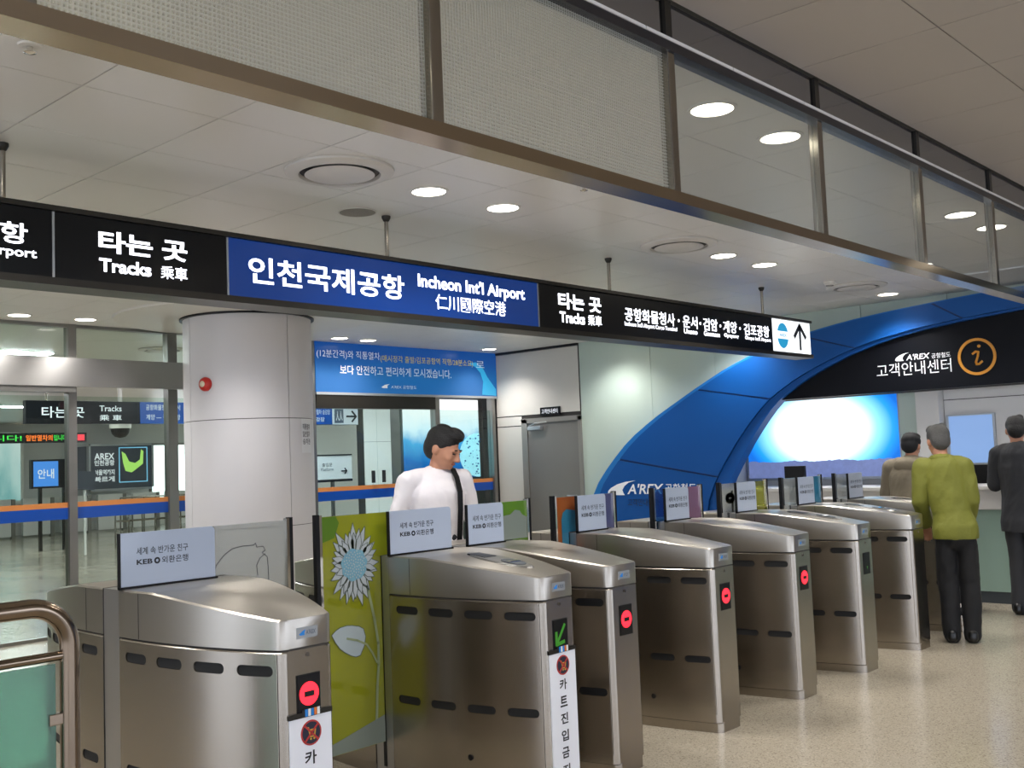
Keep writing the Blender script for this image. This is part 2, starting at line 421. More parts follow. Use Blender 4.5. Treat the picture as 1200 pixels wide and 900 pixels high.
# green glass clad wall
wg = struct(box('wall_glass_clad', 'joint_dark', (XW + .014, XW + .2, 6.45, 8.474, 0, ZC)))
for (y0, y1) in ((7.36, 8.472), (6.45, 7.354)):
    box('glass_panel', 'green_glass_wall', (XW, XW + .014, y0, y1, 0, ZC), wg)
wa = struct(box('wall_above_counter', 'joint_dark', (XW + .014, XW + .2, -7, 6.45, 2.05, ZC + .16)))
for k in range(8):
    y1 = 6.447 - .9 * k
    box('glass_panel', 'green_glass_wall', (XW, XW + .014, y1 - .894, y1, 2.06, ZC), wa)
# recess behind the counter
struct(box('wall_recess', 'white_paint', (11.3, 11.5, -7, 6.6, 0, 2.4)))
struct(box('wall_recess_side', 'white_paint', (XW + .2, 11.3, 6.45, 6.6, 0, 2.4)))
struct(box('ceiling_recess', 'white_paint', (XW + .2, 11.3, -7, 6.45, 2.3, 2.4)))
struct(box('wall_corner', 'wall_beige', (XW, 11.3, -7.2, -3.6, 0, 3.4)))

# ------------------------------------------------------------------ service door
dr = struct(thing('door_1', (XW, 8.99, 0), 'plain grey metal service door with closer', 'door'))
for b in ((XW - .03, XW + .012, 9.40, 9.50, 0, 2.05), (XW - .03, XW + .012, 8.47, 8.52, 0, 2.05), (XW - .03, XW + .012, 8.47, 9.50, 2.0, 2.06)):
    box('door_frame', 'door_frame_grey', b, dr)
box('door_leaf', 'door_grey', (XW - .012, XW + .012, 8.52, 9.40, .01, 2.0), dr)
cl = box('door_closer', 'plate_silver', (XW - .07, XW - .012, 9.13, 9.36, 1.90, 1.95), dr, .006)
MB().tube([(XW - .05, 9.34, 1.955), (XW - .10, 9.2, 1.985), (XW - .03, 9.05, 2.0)], .009, 8).build('closer_arm', 'plate_silver', cl)
hd = MB().tube([(XW - .012, 8.6, 1.02), (XW - .06, 8.6, 1.02), (XW - .06, 8.72, 1.02)], .011, 8).build('door_handle', 'plate_silver', dr)
ds = thing('door_plate', (XW - .03, 8.99, 2.08), 'small black name plate above the grey service door', 'sign')
box('plate', 'black', (XW - .025, XW, 8.82, 9.16, 2.085, 2.195), ds, .004)
text('고객안내센터', 'letter_soft', ds, 'x', XW - .027, 9.13, 8.85, 2.11, 2.17)

# ------------------------------------------------------------------ information centre: arch, fascia, counter
XA = 10.42
outer = [(8.36, 0.0), (8.35, .45), (8.28, .82), (8.177, 1.086), (8.06, 1.25), (7.917, 1.402), (7.72, 1.6), (7.506, 1.765), (7.23, 1.94), (6.929, 2.1), (6.56, 2.29), (6.212, 2.455), (5.93, 2.56), (5.66, 2.64), (5.43, 2.705), (5.193, 2.757),
         (4.9, 2.805), (4.658, 2.838), (4.3, 2.875), (3.983, 2.9), (3.6, 2.928), (3.362, 2.942), (2.9, 2.96), (2.5, 2.966)]
inner = [(6.36, 0.0), (6.36, .5), (6.345, .8), (6.328, .925), (6.261, 1.118), (6.17, 1.28), (6.054, 1.45), (5.94, 1.62), (5.819, 1.775), (5.70, 1.915), (5.572, 2.044), (5.33, 2.2), (5.072, 2.33), (4.72, 2.47), (4.355, 2.576), (3.97, 2.645), (3.58, 2.69), (2.991, 2.738), (2.5, 2.755)]
full_o = outer + [(5.0 - y, z) for y, z in outer[-2::-1]]
full_i = inner + [(5.0 - y, z) for y, z in inner[-2::-1]]
def resample(p, n):
    L = [0]
    for a, b in zip(p, p[1:]): L.append(L[-1] + math.dist(a, b))
    out = []
    for k in range(n):
        t = L[-1] * k / (n - 1); i = 0
        while i < len(L) - 2 and L[i + 1] < t: i += 1
        f_ = (t - L[i]) / max(1e-9, L[i + 1] - L[i]); out.append((p[i][0] + (p[i + 1][0] - p[i][0]) * f_, p[i][1] + (p[i + 1][1] - p[i][1]) * f_))
    return out
NS = 72
ro = resample(full_o, NS); ri = resample(full_i, NS)
arch = thing('information_arch', (XA, 2.5, 0), 'broad blue curved arch over the information counter', 'arch')
def band(a, b, x0, x1):
    m = MB(); n = len(a)
    vs = [(x0, *p) for p in a] + [(x0, *p) for p in b] + [(x1, *p) for p in a] + [(x1, *p) for p in b]
    fs = []
    for i in range(n - 1):
        fs += [(i, i + 1, n + i + 1, n + i), (2 * n + i, 2 * n + i + 1, 3 * n + i + 1, 3 * n + i), (i, i + 1, 2 * n + i + 1, 2 * n + i), (n + i, n + i + 1, 3 * n + i + 1, 3 * n + i)]
    fs += [(0, n, 3 * n, 2 * n), (n - 1, 2 * n - 1, 4 * n - 1, 3 * n - 1)]
    return m.add(vs, fs)
def mixp(a, b, t): return [(p[0] + (q[0] - p[0]) * t, p[1] + (q[1] - p[1]) * t) for p, q in zip(a, b)]
a1 = mixp(ro, ri, .055); a2 = mixp(ro, ri, .90)
cuts = [0, 8, 15, 22, 29, 36, 43, 50, 57, 64, NS - 1]
for c0, c1 in zip(cuts, cuts[1:]):
    def seg(P):
        q = P[c0:c1 + 1]; q = list(q)
        if c1 < NS - 1: q[-1] = tuple(q[-2][i] + (q[-1][i] - q[-2][i]) * .86 for i in (0, 1))
        return q
    band(seg(a1), seg(a2), XA, XA + .12).build('arch_panel', 'arch_blue', arch, 40)
band(a1, a2, XA + .012, XA + .11).build('arch_backing', 'seam_blue', arch, 40)
band(ro, a1, XA + .02, XW - .012).build('outer_rim', 'arch_rim', arch, 40)
band(a2, ri, XA + .03, XW - .03).build('inner_reveal', 'arch_blue', arch, 40)
def swoosh(u0, u1, z0, z1, flip, par, xp, mat):
    s = 1
    pts = [(0, .12), (.02, .3), (.12, .5), (.35, .75), (.65, .92), (1, 1), (.75, .86), (.6, .62), (.52, .35), (.56, .12), (.6, 0), (.3, .0), (.08, .03)]
    return MB().prism([(u0 + (u1 - u0) * a, z0 + (z1 - z0) * b) for a, b in pts], 'yz', xp - .004, xp).build('logo_mark', mat, par)
swoosh(7.947, 7.519, 1.03, 1.206, 1, arch, XA, 'white_letter')
text("A'REX", 'white_letter', arch, 'x', XA - .004, 7.649, 7.139, 1.042, 1.165, .02, shear=-.25)
text('공항철도', 'white_letter', arch, 'x', XA - .004, 7.09, 6.66, 1.06, 1.16, .006)
text('고객안내센터', 'dark_letter', arch, 'x', XA - .004, 7.65, 7.20, .895, .985, .012)
fas = thing('sign_fascia', (10.5, 3, 2.05), 'long black fascia sign under the blue arch with orange i symbol', 'sign')
mi = [p for p in full_i if p[1] >= 2.05]
poly = [(5.56, 2.055)] + [(y, z + .004) for y, z in mi] + [(5 - 5.56, 2.055)]
MB().prism(poly, 'yz', 10.5, 10.6).build('panel', 'fascia_black', fas)
swoosh(4.263, 4.12, 2.361, 2.44, 1, fas, 10.5, 'white_letter')
text("A'REX", 'white_letter', fas, 'x', 10.496, 4.15, 3.92, 2.362, 2.42, .02, shear=-.2)
text('공항철도', 'white_letter', fas, 'x', 10.496, 3.895, 3.71, 2.358, 2.408, .0)
text('고객안내센터', 'white_letter', fas, 'x', 10.496, 4.464, 3.707, 2.21, 2.345, .0)
MB().ring((3.46, 2.336), .153, .18, 'yz', 10.49, 10.5).build('symbol_ring', 'orange_ring', fas)
im = MB(); im.disc((3.435, 2.435), .015, 'yz', 10.49, 10.5, 16)
ribbon(im, [(3.50, 2.365), (3.47, 2.385), (3.445, 2.38), (3.452, 2.34), (3.472, 2.285), (3.468, 2.262), (3.445, 2.262), (3.415, 2.285)], .010, 'yz', 10.5, .006)
im.build('symbol_letter', 'orange_ring', fas)

ct = thing('information_counter', (10.6, 2.5, 0), 'long white and green glass information counter behind the queue', 'counter')
box('counter_top', 'counter_white', (10.26, 10.95, -1.2, 6.3, 1.06, 1.095), ct, .004)
box('counter_band', 'counter_white', (10.3, 10.34, -1.2, 6.3, .875, 1.06), ct)
for k in range(6):
    y1 = 6.3 - 1.25 * k
    box('front_panel', 'counter_green', (10.315, 10.34, y1 - 1.246, y1, .11, .871), ct)
box('counter_body', 'counter_white', (10.34, 10.9, -1.2, 6.3, .1, 1.06), ct)
box('kick_plate', 'kick', (10.33, 10.9, -1.2, 6.3, 0, .11), ct)
po = thing('poster_lightbox', (11.22, 5.3, 1.2), 'large glowing blue and white backlit poster behind the counter', 'lightbox')
box('frame', 'plate_silver', (11.2, 11.3, 4.52, 6.44, 1.15, 2.12), po)
pb = MB().box(11.19, 11.2, 4.56, 6.40, 1.18, 2.10)
pob = pb.build('lit_print', 'info_poster', None)
pob.data.transform(Matrix.Translation((-11.19, -5.46, -1.6))); pob.parent = po; pob.location = Vector((11.19, 5.46, 1.6)) - po.location
sky = MB(); random.seed(3); base = 1.18
skyl = [(4.56, 1.18), (4.56, 1.36)] + [(4.56 + 1.84 * (k + .5) / 60, 1.36 + .014 * random.random() + .008 * math.sin(k * .35)) for k in range(60)] + [(6.40, 1.37), (6.40, 1.18)]
MB().prism(skyl, 'yz', 11.186, 11.1895).build('printed_skyline', 'poster_lower', po)
# things behind the counter
box_p = thing('recess_pillar', (11.05, 4.15, 0), 'white square pillar behind the man in the green jacket', 'pillar')
box('shaft', 'white_paint', (10.96, 11.25, 4.03, 4.27, 0, 2.3), box_p, .006)
box('base', 'counter_white', (10.955, 11.255, 4.02, 4.28, 1.06, 1.12), box_p)
gs = thing('glass_screen_panel', (11.15, 4.4, 1.1), 'narrow pale green glass panel between lit poster and white pillar', 'glass panel')
box('pane', 'green_glass_wall', (11.12, 11.14, 4.29, 4.51, 1.1, 2.25), gs)
box('foot', 'plate_silver', (11.1, 11.16, 4.29, 4.51, 1.095, 1.115), gs)
tw = thing('teller_window', (11.1, 3.76, 1.06), 'bluish lit service window with dark ledge behind the counter', 'window')
box('backing', 'white_paint', (11.1, 11.3, -1.2, 4.025, 1.06, 2.3), tw)
box('seam', 'joint_dark', (11.098, 11.1, -1.2, 4.025, 1.955, 1.962), tw)
box('frame', 'plate_silver', (11.07, 11.1, 3.52, 4.0, 1.28, 1.80), tw)
box('lit_pane', 'window_blue', (11.065, 11.071, 3.545, 3.975, 1.30, 1.785), tw)
box('dark_ledge', 'black', (11.06, 11.1, 3.5, 4.0, 1.08, 1.28), tw)
mo = thing('counter_monitor', (10.65, 5.52, 1.095), 'small dark monitor standing on the information counter', 'monitor')
box('screen_back', 'black', (10.63, 10.67, 5.40, 5.645, 1.19, 1.325), mo, .006)
box('screen_face', 'screen_blue', (10.671, 10.674, 5.41, 5.635, 1.2, 1.315), mo)
box('stand', 'black', (10.64, 10.66, 5.5, 5.54, 1.1, 1.2), mo); box('foot', 'black', (10.58, 10.7, 5.45, 5.6, 1.096, 1.106), mo)

# ------------------------------------------------------------------ glass wall with doors, banner
gw = thing('glass_wall', (7, YG, 0), 'glass wall with metal posts, steel header and blue and orange stripe', 'glass wall')
for x0, x1, z0 in ((4.565, 4.645, 0), (5.615, 5.72, 0), (7.44, 7.5, 0), (9.42, 9.50, 0), (10.5, 10.56, 0), (2.6, 2.68, 0), (.6, .68, 0), (-1.4, -1.32, 0), (6.66, 6.74, 0)):
    box('post', 'frame_grey', (x0, x1, YG - .05, YG + .05, z0, ZC), gw)
box('top_frame', 'frame_grey', (-7, XW, YG - .04, YG + .04, 2.97, ZC), gw)
box('header_beam', 'steel_light', (-7, 7.38, YG - .14, YG - .05, 2.385, 2.66), gw)
box('header_soffit', 'frame_grey', (-7, 4.6, YG - .13, YG + .05, 2.33, 2.385), gw)
box('door_header', 'dark_frame', (7.5, 9.42, YG - .06, YG + .04, 2.21, 2.37), gw)
xs = [-7, -1.4, .68, 2.68, 4.645, 5.72, 6.74, 7.5, 8.455, 9.42]
for a, b in zip(xs, xs[1:] + [10.5]):
    a2_ = {-1.4: -1.32, 8.455: 8.461, 9.42: 9.50}.get(a, a)
    b2_ = {-1.4: -1.4, .68: .6, 2.68: 2.6, 4.645: 4.565, 5.72: 5.615, 6.74: 6.66, 7.5: 7.44}.get(b, b)
    box('glass_pane', 'glass_clear' if a < 7 else 'glass_door', (a2_, b2_, YG - .006, YG + .006, .02, 2.3 if a < 7 else 2.21), gw)
    if a < 7: box('glass_pane', 'glass_clear', (a2_, b2_, YG - .006, YG + .006, 2.66, 2.97), gw)
box('orange_stripe', 'strip_orange', (-7, 10.5, YG - .012, YG - .0065, 1.225, 1.275), gw)
box('blue_stripe', 'strip_blue', (-7, 10.5, YG - .012, YG - .0065, 1.115, 1.225), gw)
for x_ in (8.36, 8.53): box('door_pull', 'ink', (x_ - .012, x_ + .012, YG - .05, YG - .006, 1.30, 1.45), gw)
box('sill', 'frame_grey', (-7, 10.5, YG - .03, YG + .03, 0, .03), gw)
bn = thing('hanging_banner', (9.1, YG - .06, 2.4), 'wide blue printed banner over the glass doors', 'banner')
bo = MB().box(7.5, 10.60, -.012, 0, -.3, .31).build('cloth', 'banner_print', None); bo.parent = bn; bo.location = Vector((0, YG - .05, 2.70)) - bn.location
box('batten', 'plate_silver', (7.5, 10.6, YG - .07, YG - .05, 2.37, 2.40), bn)
YB = YG - .064
text('(12분간격)와 직통열차', 'white_letter', bn, 'y', YB, 7.52, 8.49, 2.80, 2.91, .0)
text('(매시정각 출발/김포공항역 직행/28분소요)', 'banner_yellow', bn, 'y', YB, 8.50, 10.14, 2.785, 2.885, .0)
text('로', 'white_letter', bn, 'y', YB, 10.2, 10.36, 2.79, 2.88, .0)
text('보다 안전하고 편리하게 모시겠습니다.', 'white_letter', bn, 'y', YB, 7.86, 9.72, 2.62, 2.735, .004)
text("A'REX 공항철도", 'white_letter', bn, 'y', YB, 8.66, 9.09, 2.465, 2.51, .0)
MB().prism([(8.5, 2.48), (8.56, 2.51), (8.64, 2.522), (8.60, 2.5), (8.60, 2.468), (8.53, 2.468)], 'xz', YB, YB + .002).build('logo_mark', 'white_letter', bn)
ribm = MB().prism([(10.05, 2.84), (10.2, 2.86), (10.32, 2.80), (10.42, 2.66), (10.58, 2.5), (10.58, 2.41), (10.3, 2.42), (10.33, 2.6), (10.28, 2.72), (10.18, 2.8)], 'xz', YB + .001, YB + .002)
ribm.build('printed_swirl', 'cyan_logo', bn)
# backlit poster right of the doors
mp_ = thing('moon_poster_lightbox', (9.9, YG + .25, 1.3), 'backlit blue poster with a pale globe behind the glass', 'lightbox')
box('case', 'frame_grey', (8.98, 10.52, YG + .16, YG + .34, 0, 2.4), mp_)
mo_ = MB().box(9.03, 10.42, 0, .012, 0, 1.06).build('lit_print', 'moon_poster', None); mo_.parent = mp_; mo_.location = Vector((0, YG + .145, 1.30)) - mp_.location
cc = MB().prism([(min(10.418, 10.40 + .37 * math.cos(a)), 1.60 + .30 * math.sin(a)) for a in [2 * PI * k / 48 for k in range(48)]], 'xz', YG + .139, YG + .1449)
cc.build('printed_globe', 'moon_disc', mp_)
random.seed(5); cm_ = MB()
for k in range(34):
    a = random.uniform(PI * .45, PI * 1.5); r = math.sqrt(random.random()) * .27
    cm_.disc((10.40 + r * 1.23 * math.cos(a), 1.60 + r * math.sin(a)), random.uniform(.006, .02), 'xz', YG + .137, YG + .1388, 9, .7)
cm_.build('printed_craters', 'stripe_blue', mp_)
text('세계로 열린 철도', 'letter_soft', mp_, 'y', YG + .142, 9.6, 10.3, 2.26, 2.33, .0)

# ------------------------------------------------------------------ column
CX, CY, CR = 5.79, 8.74, .61
colm = thing('round_column', (CX, CY, 0), 'thick round white clad column behind the hanging sign', 'column')
MB().lathe((CX, CY), [(CR - .014, 0), (CR - .014, ZC)], 64).build('core', 'joint_dark', colm, 40)
seams = [176.2, 272.8, 369.4, 465.0]
for a, b in zip(seams, seams[1:] + [536.2]):
    for z0, z1 in ((.0, .985), (.991, 1.985), (1.992, 2.965)):
        m = MB(); n = 18; e = .35
        P = [math.radians(a + e + (b - a - 2 * e) * k / n) for k in range(n + 1)]
        vs = [(CX + r * math.cos(t), CY + r * math.sin(t), z) for z in (z0, z1) for r in (CR - .014, CR) for t in P]
        q = n + 1; fs = []
        for k in range(n):
            fs += [(q + k, q + k + 1, 3 * q + k + 1, 3 * q + k), (k, k + 1, q + k + 1, q + k), (2 * q + k, 2 * q + k + 1, 3 * q + k + 1, 3 * q + k)]
        fs += [(0, q, 3 * q, 2 * q), (n, q + n, 3 * q + n, 2 * q + n)]
        m.add(vs, fs).build('cladding_panel', 'column_panel', colm, 40)
MB().lathe((CX, CY), [(CR - .02, 2.966), (CR + .03, 2.966), (CR + .03, 2.985), (CR + .0, 2.999)], 64).build('black_collar', 'black', colm, 30)  # black ring around the column head
MB().lathe((CX, CY), [(CR + .02, 2.982), (CR + .62, 2.982), (CR + .63, 2.999)], 64).build('ceiling_ring', 'trim_white', colm, 30)
be = thing('fire_bell', (5.18, 8.76, 2.32), 'small red fire alarm bell on the round column', 'alarm')
an = math.radians(180 + 18)
bd = Vector((math.cos(an), math.sin(an), 0)); bc = Vector((CX, CY, 2.32)) + bd * CR
for nm, mt, pr_, in (('bell_dome', 'bell_red', [(0, .02), (.02, .02), (.045, .055), (.05, .06), (.055, .04), (.06, .015)]),):
    MB().tube([bc, bc + bd * .02, bc + bd * .035, bc + bd * .055, bc + bd * .06], [.065, .066, .06, .035, .01], 20).build('bell_dome', 'bell_red', be, 40)
    MB().tube([bc + bd * .058, bc + bd * .075], [.03, .012], 12).build('bell_lens', 'bell_cream', be, 40)
no = thing('column_notice', (6.07, 8.2, 1.66), 'white paper notice with printed lines on the column', 'notice')
n0 = math.radians(-64)
def colp(u, z, d=.0): t = n0 + u / CR; return (CX + (CR + d) * math.cos(t), CY + (CR + d) * math.sin(t), z)
m = MB(); K = 8
us = [-.09 + .18 * k / K for k in range(K + 1)]
m.add([colp(u, z, .003) for u in us for z in (1.66, 1.985)], [(2 * k, 2 * k + 2, 2 * k + 3, 2 * k + 1) for k in range(K)]).build('sheet', 'paper', no, 40)
for body, z in (('직통열차', 1.88), ('일반열차', 1.81), ('승차권', 1.74)):
    vs, fs, _ = textmesh(body, .01); mm = MB(); mm.v = [colp(-.075 + .14 * a, z + .055 * b, .0045) for a, b in vs]; mm.f = fs; mm.build('lettering', 'ink', no)

# ------------------------------------------------------------------ hall behind the glass
for i, (x, y) in enumerate(((5, 12.5), (9.5, 12.5), (14, 13), (7, 17), (12, 17), (17, 18), (9, 22), (15, 23), (2, 14), (2, 20), (20, 23), (8.0, 11.0), (11.6, 11.2))):  # last two panels added to brighten the signs behind the doors
    o = thing('hall_light_panel', (x, y, ZC), ['flat white light panel lighting the hall beyond the glass'][0], 'ceiling light', 'hall ceiling light panels')
    box('lit_panel', 'hall_lamp', (x - .5, x + .5, y - .12, y + .12, ZC - .012, ZC - .004), o); box('frame', 'trim_white', (x - .53, x + .53, y - .15, y + .15, ZC - .006, ZC), o)
hs = thing('tracks_sign', (6.5, 13, 2.2), 'black and blue tracks sign hanging in the hall behind the glass', 'sign')
box('case', 'sign_black', (5.43, 6.92, 13, 13.08, 2.185, 2.475), hs); box('blue_panel', 'sign_blue_off', (6.92, 7.75, 12.99, 13.08, 2.185, 2.475), hs)
text('타는 곳', 'letter_soft', hs, 'y', 12.988, 5.62, 6.16, 2.26, 2.40, .01); text('Tracks', 'letter_soft', hs, 'y', 12.988, 6.36, 6.66, 2.345, 2.42, .01); text('乘 車', 'letter_soft', hs, 'y', 12.988, 6.36, 6.66, 2.225, 2.30, .01)
text('공항화물청사 · 운서', 'letter_soft', hs, 'y', 12.984, 7.0, 7.5, 2.365, 2.44, .0); text('계양 — 김포공항', 'letter_soft', hs, 'y', 12.984, 7.0, 7.5, 2.235, 2.31, .0)
for x in (5.7, 7.4): MB().tube([(x, 13.04, 2.47), (x, 13.04, ZC)], .015, 8).build('rod', 'mullion', hs)
MB().disc((7.64, 2.33), .1, 'xz', 12.985, 12.99, 24).build('line_symbol', 'strip_blue', hs)
dc = thing('dome_camera', (6.95, 13.6, 2.2), 'dark dome camera hanging under the hall sign', 'camera')
MB().lathe((6.95, 13.6), [(.0, 2.02), (.07, 2.035), (.11, 2.08), (.125, 2.14), (.13, 2.15)], 24).build('dome', 'black', dc, 60)
MB().lathe((6.95, 13.6), [(.13, 2.15), (.14, 2.15), (.14, 2.22), (.03, 2.24), (.03, ZC)], 24).build('housing', 'trim_white', dc, 40)
ld = thing('led_ticker', (6.5, 16, 2.05), 'black ticker display with green, orange and red lettering', 'display')
box('case', 'black', (5.0, 7.62, 16, 16.1, 2.05, 2.2), ld)
for s, c, u0, u1 in (('안내 드립니다!', 'led_green', 5.4, 6.62), ('일반열차의', 'led_orange', 6.68, 7.08), ('입니다', 'led_green', 7.1, 7.3), ('■■', 'led_red', 7.34, 7.58)):
    text(s, c, ld, 'y', 15.99, u0, u1, 2.08, 2.17, .01)
for x in (5.2, 7.4): MB().tube([(x, 16.05, 2.2), (x, 16.05, ZC)], .02, 8).build('rod', 'mullion', ld)
tv = thing('information_screen', (9.6, 22, 0), 'small blue lit screen on a stand in the hall', 'screen')
box('case', 'black', (9.3, 10.25, 22, 22.12, 1.30, 1.90), tv); box('lit_screen', 'screen_blue', (9.34, 9.85, 21.985, 22, 1.34, 1.86), tv)
for x in (9.5, 10.0): box('stand_leg', 'dark_frame', (x - .03, x + .03, 22.03, 22.09, 0, 1.3), tv)
text('안내', 'letter_soft', tv, 'y', 21.98, 9.42, 9.76, 1.5, 1.7, .01)
mpn = thing('map_poster', (14, 28.2, 1.1), 'dark route map poster with green island shape in the hall', 'poster')
YM = 28.2; kk = YM / 18
def mm_(u, z): return (u * kk, 1.52 + (z - 1.52) * kk)
x0, z0 = mm_(8.637, 1.28); x1, z1 = mm_(9.80, 2.045)
box('board', 'dark_poster', (x0, x1, YM, 29.0, z0, z1), mpn)
for t in ((x0, x1, z1, z1 + .06), (x0, x1, z0 - .06, z0), (x0 - .06, x0, z0, z1), (x1, x1 + .06, z0, z1)): box('poster_frame', 'plate_silver', (t[0], t[1], YM - .02, YM + .1, t[2], t[3]), mpn)
W = x1 - x0; H = z1 - z0
def mu(a, b): return (x0 + W * a, z0 + H * b)
g = [(.50, .86), (.56, .80), (.62, .62), (.72, .58), (.80, .66), (.82, .90), (.86, .86), (.85, .56), (.74, .44), (.66, .36), (.56, .40), (.52, .6)]
MB().prism([mu(*p) for p in g], 'xz', YM - .012, YM - .004).build('printed_island', 'map_green', mpn)
fm = MB(); ribbon(fm, [mu(*p) for p in [(.46, .14), (.46, .95), (.92, .95), (.92, .14), (.46, .14)]], .012, 'xz', YM - .004, .006); fm.build('printed_border', 'map_line', mpn)
for s, a, b in (('AREX', .68, .83), ('인천공항', .54, .67), ('서울역까지', .32, .45), ('빠르게', .16, .29)):
    text(s, 'letter_soft', mpn, 'y', YM - .008, x0 + W * .06, x0 + W * .38, z0 + H * a, z0 + H * b, .02)
wf = thing('waterfall_mural', (8, 28.4, .9), 'pale green waterfall mural on the hall wall', 'mural')
wm_ = MB().box(-3.2, 3.1, 0, .08, 0, 1.75).build('lit_print', 'waterfall_print', None); wm_.parent = wf; wm_.location = Vector((8.6, 28.35, .95)) - wf.location
box('mural_frame', 'trim_white', (5.3, 11.8, 28.4, 28.5, .85, 2.75), wf)
for k in range(4):
    xw = 15.75 + 2.0 * k
    ww = struct(thing('window_%d' % (k + 1), (xw + .9, 28.9, .5), 'bright daylight window at the far end of the hall', 'window'))
    box('pane', 'daylight_pane', (xw, xw + 1.9, 28.93, 28.95, .5, 2.35), ww); box('window_frame', 'frame_grey', (xw - .05, xw, 28.9, 29, .45, 2.4), ww); box('window_frame', 'frame_grey', (xw, xw + 1.95, 28.9, 29, 2.35, 2.42), ww)
for k in range(7):
    pc = thing('low_partition', (9.8 + 1.0 * k, 27.6, 0), 'pale low partition panel along the far side of the hall', 'partition', 'low partition panels in the hall')
    box('board', 'counter_white', (9.45 + k * 1.0, 10.15 + k * 1.0, 27.6, 27.7, .05, 1.0), pc); box('side_post', 'frame_grey', (10.16 + k * 1.0, 10.26 + k * 1.0, 27.6, 27.7, 0, 1.0), pc)
for r_, (ya, xa, xb) in enumerate(((21.0, 10.6, 14.8), (24.5, 12.5, 19.0))):
    rl = thing('queue_railing', ((xa + xb) / 2, ya, 0), ['steel queue railing in the hall, nearer of the two', 'steel queue railing in the hall, farther of the two'][r_], 'railing')
    n = int((xb - xa) / .3)
    for z in (.95, .55): MB().tube([(xa, ya, z), (xb, ya, z)], .022, 8).build('rail', 'mullion', rl)
    for k in range(n + 1): MB().tube([(xa + (xb - xa) * k / n, ya, 0), (xa + (xb - xa) * k / n, ya, .95)], .018, 8).build('upright', 'mullion', rl)
sb = thing('notice_stand', (9.2, 19.0, 0), 'small dark notice board on a stand in the hall', 'notice board')
MB().prism([(9.30, 1.28), (9.62, 1.24), (9.66, 1.60), (9.26, 1.63)], 'xz', 19.9, 19.95).build('board', 'dark_poster', sb); box('stand_leg', 'white_paint', (9.43, 9.47, 19.93, 19.96, 0, 1.25), sb)
# corridor pieces seen through the doors
cw = struct(box('wall_corridor', 'joint_dark', (11.15, 12.6, 13.52, 13.7, 0, ZC)))
for x0, x1, z0, z1 in ((11.15, 11.72, 0, 1.9), (11.724, 12.6, 0, 1.9), (11.15, 11.72, 1.905, ZC - .01), (11.724, 12.6, 1.905, ZC - .01)):
    box('wall_panel', 'white_paint', (x0, x1, 13.5, 13.52, z0, z1), cw)
struct(box('wall_corridor_end', 'wall_cream', (12.0, 19.5, 18.6, 18.8, 0, ZC)))
ex = thing('exit_arrow_sign', (9.4, 12, 2.1), 'blue and white hanging sign with black arrow behind the doors', 'sign')
box('case', 'plate_silver', (8.6, 9.80, 12, 12.06, 2.11, 2.37), ex); box('blue_panel', 'sign_blue_off', (8.6, 9.32, 11.99, 12, 2.12, 2.36), ex); box('white_panel', 'banner_white', (9.325, 9.79, 11.99, 12, 2.12, 2.36), ex)
text('일반열차 승강장', 'letter_soft', ex, 'y', 11.985, 8.95, 9.28, 2.26, 2.33, .0); text('승강장', 'letter_soft', ex, 'y', 11.985, 8.95, 9.18, 2.16, 2.22, .0)
pg = MB(); pg.box(9.36, 9.52, 11.984, 11.988, 2.14, 2.34); pg.build('pictogram', 'ink_grey', ex)
text('人人', 'banner_white', ex, 'y', 11.98, 9.38, 9.50, 2.17, 2.31, .02)
am = MB(); ribbon(am, [(9.58, 2.235), (9.75, 2.235)], .014, 'xz', 11.988); ribbon(am, [(9.68, 2.31), (9.755, 2.235), (9.68, 2.16)], .014, 'xz', 11.988); am.build('arrow', 'ink', ex)
MB().tube([(9.2, 12.03, 2.37), (9.2, 12.03, ZC)], .015, 8).build('rod', 'mullion', ex)
wb = thing('direction_board', (9.34, 12, 1.3), 'white direction board with small arrow seen through the doors', 'sign board')
box('board', 'banner_white', (9.0, 9.66, 12, 12.03, 1.34, 1.67), wb); box('lower_bar', 'ink', (9.0, 9.66, 11.99, 12.03, 1.30, 1.335), wb); box('upper_bar', 'ink', (9.0, 9.66, 11.99, 12.03, 1.672, 1.69), wb)
text('출입문', 'ink', wb, 'y', 11.99, 9.12, 9.3, 1.52, 1.57, .0); text('Platform', 'ink_grey', wb, 'y', 11.99, 9.10, 9.32, 1.46, 1.5, .0)
am = MB(); ribbon(am, [(9.46, 1.45), (9.56, 1.45)], .008, 'xz', 11.99); ribbon(am, [(9.52, 1.49), (9.56, 1.45), (9.52, 1.41)], .008, 'xz', 11.99); am.build('arrow', 'ink', wb)
box('leg', 'frame_grey', (9.3, 9.34, 12.0, 12.04, 0, 1.3), wb)

# ------------------------------------------------------------------ smoke curtain (hanging glass barrier)
sc = thing('smoke_curtain', (4, YC, 2.41), 'hanging glass smoke barrier with bronze bottom rail and mullions', 'glass barrier')
XE = 10.36
mul = [-2.6, -1.45, -.3, .85, 1.965, 3.144, 4.318, 5.472, 6.61, 7.76, 8.9, 10.05]
MB().prism([(YC - .03, 2.453), (YC + .03, 2.453), (YC + .06, 2.412), (YC - .03, 2.412)], 'yz', -3.8, XE).build('bottom_rail', 'rail_bronze', sc)
box('top_rail', 'rail_dark', (-3.8, XE, YC - .035, YC + .03, 2.965, 3.0), sc)
box('back_rail', 'ceiling_gap', (-3.8, XE, YC, YC + .04, 3.0, 3.17), sc)
for a in mul:
    box('mullion', 'mullion', (a - .022, a + .022, YC - .028, YC + .02, 2.45, 2.97), sc, .004)
    box('mullion_head', 'dark_frame', (a - .02, a + .02, YC - .024, YC - .0, 3.0, ZN), sc)
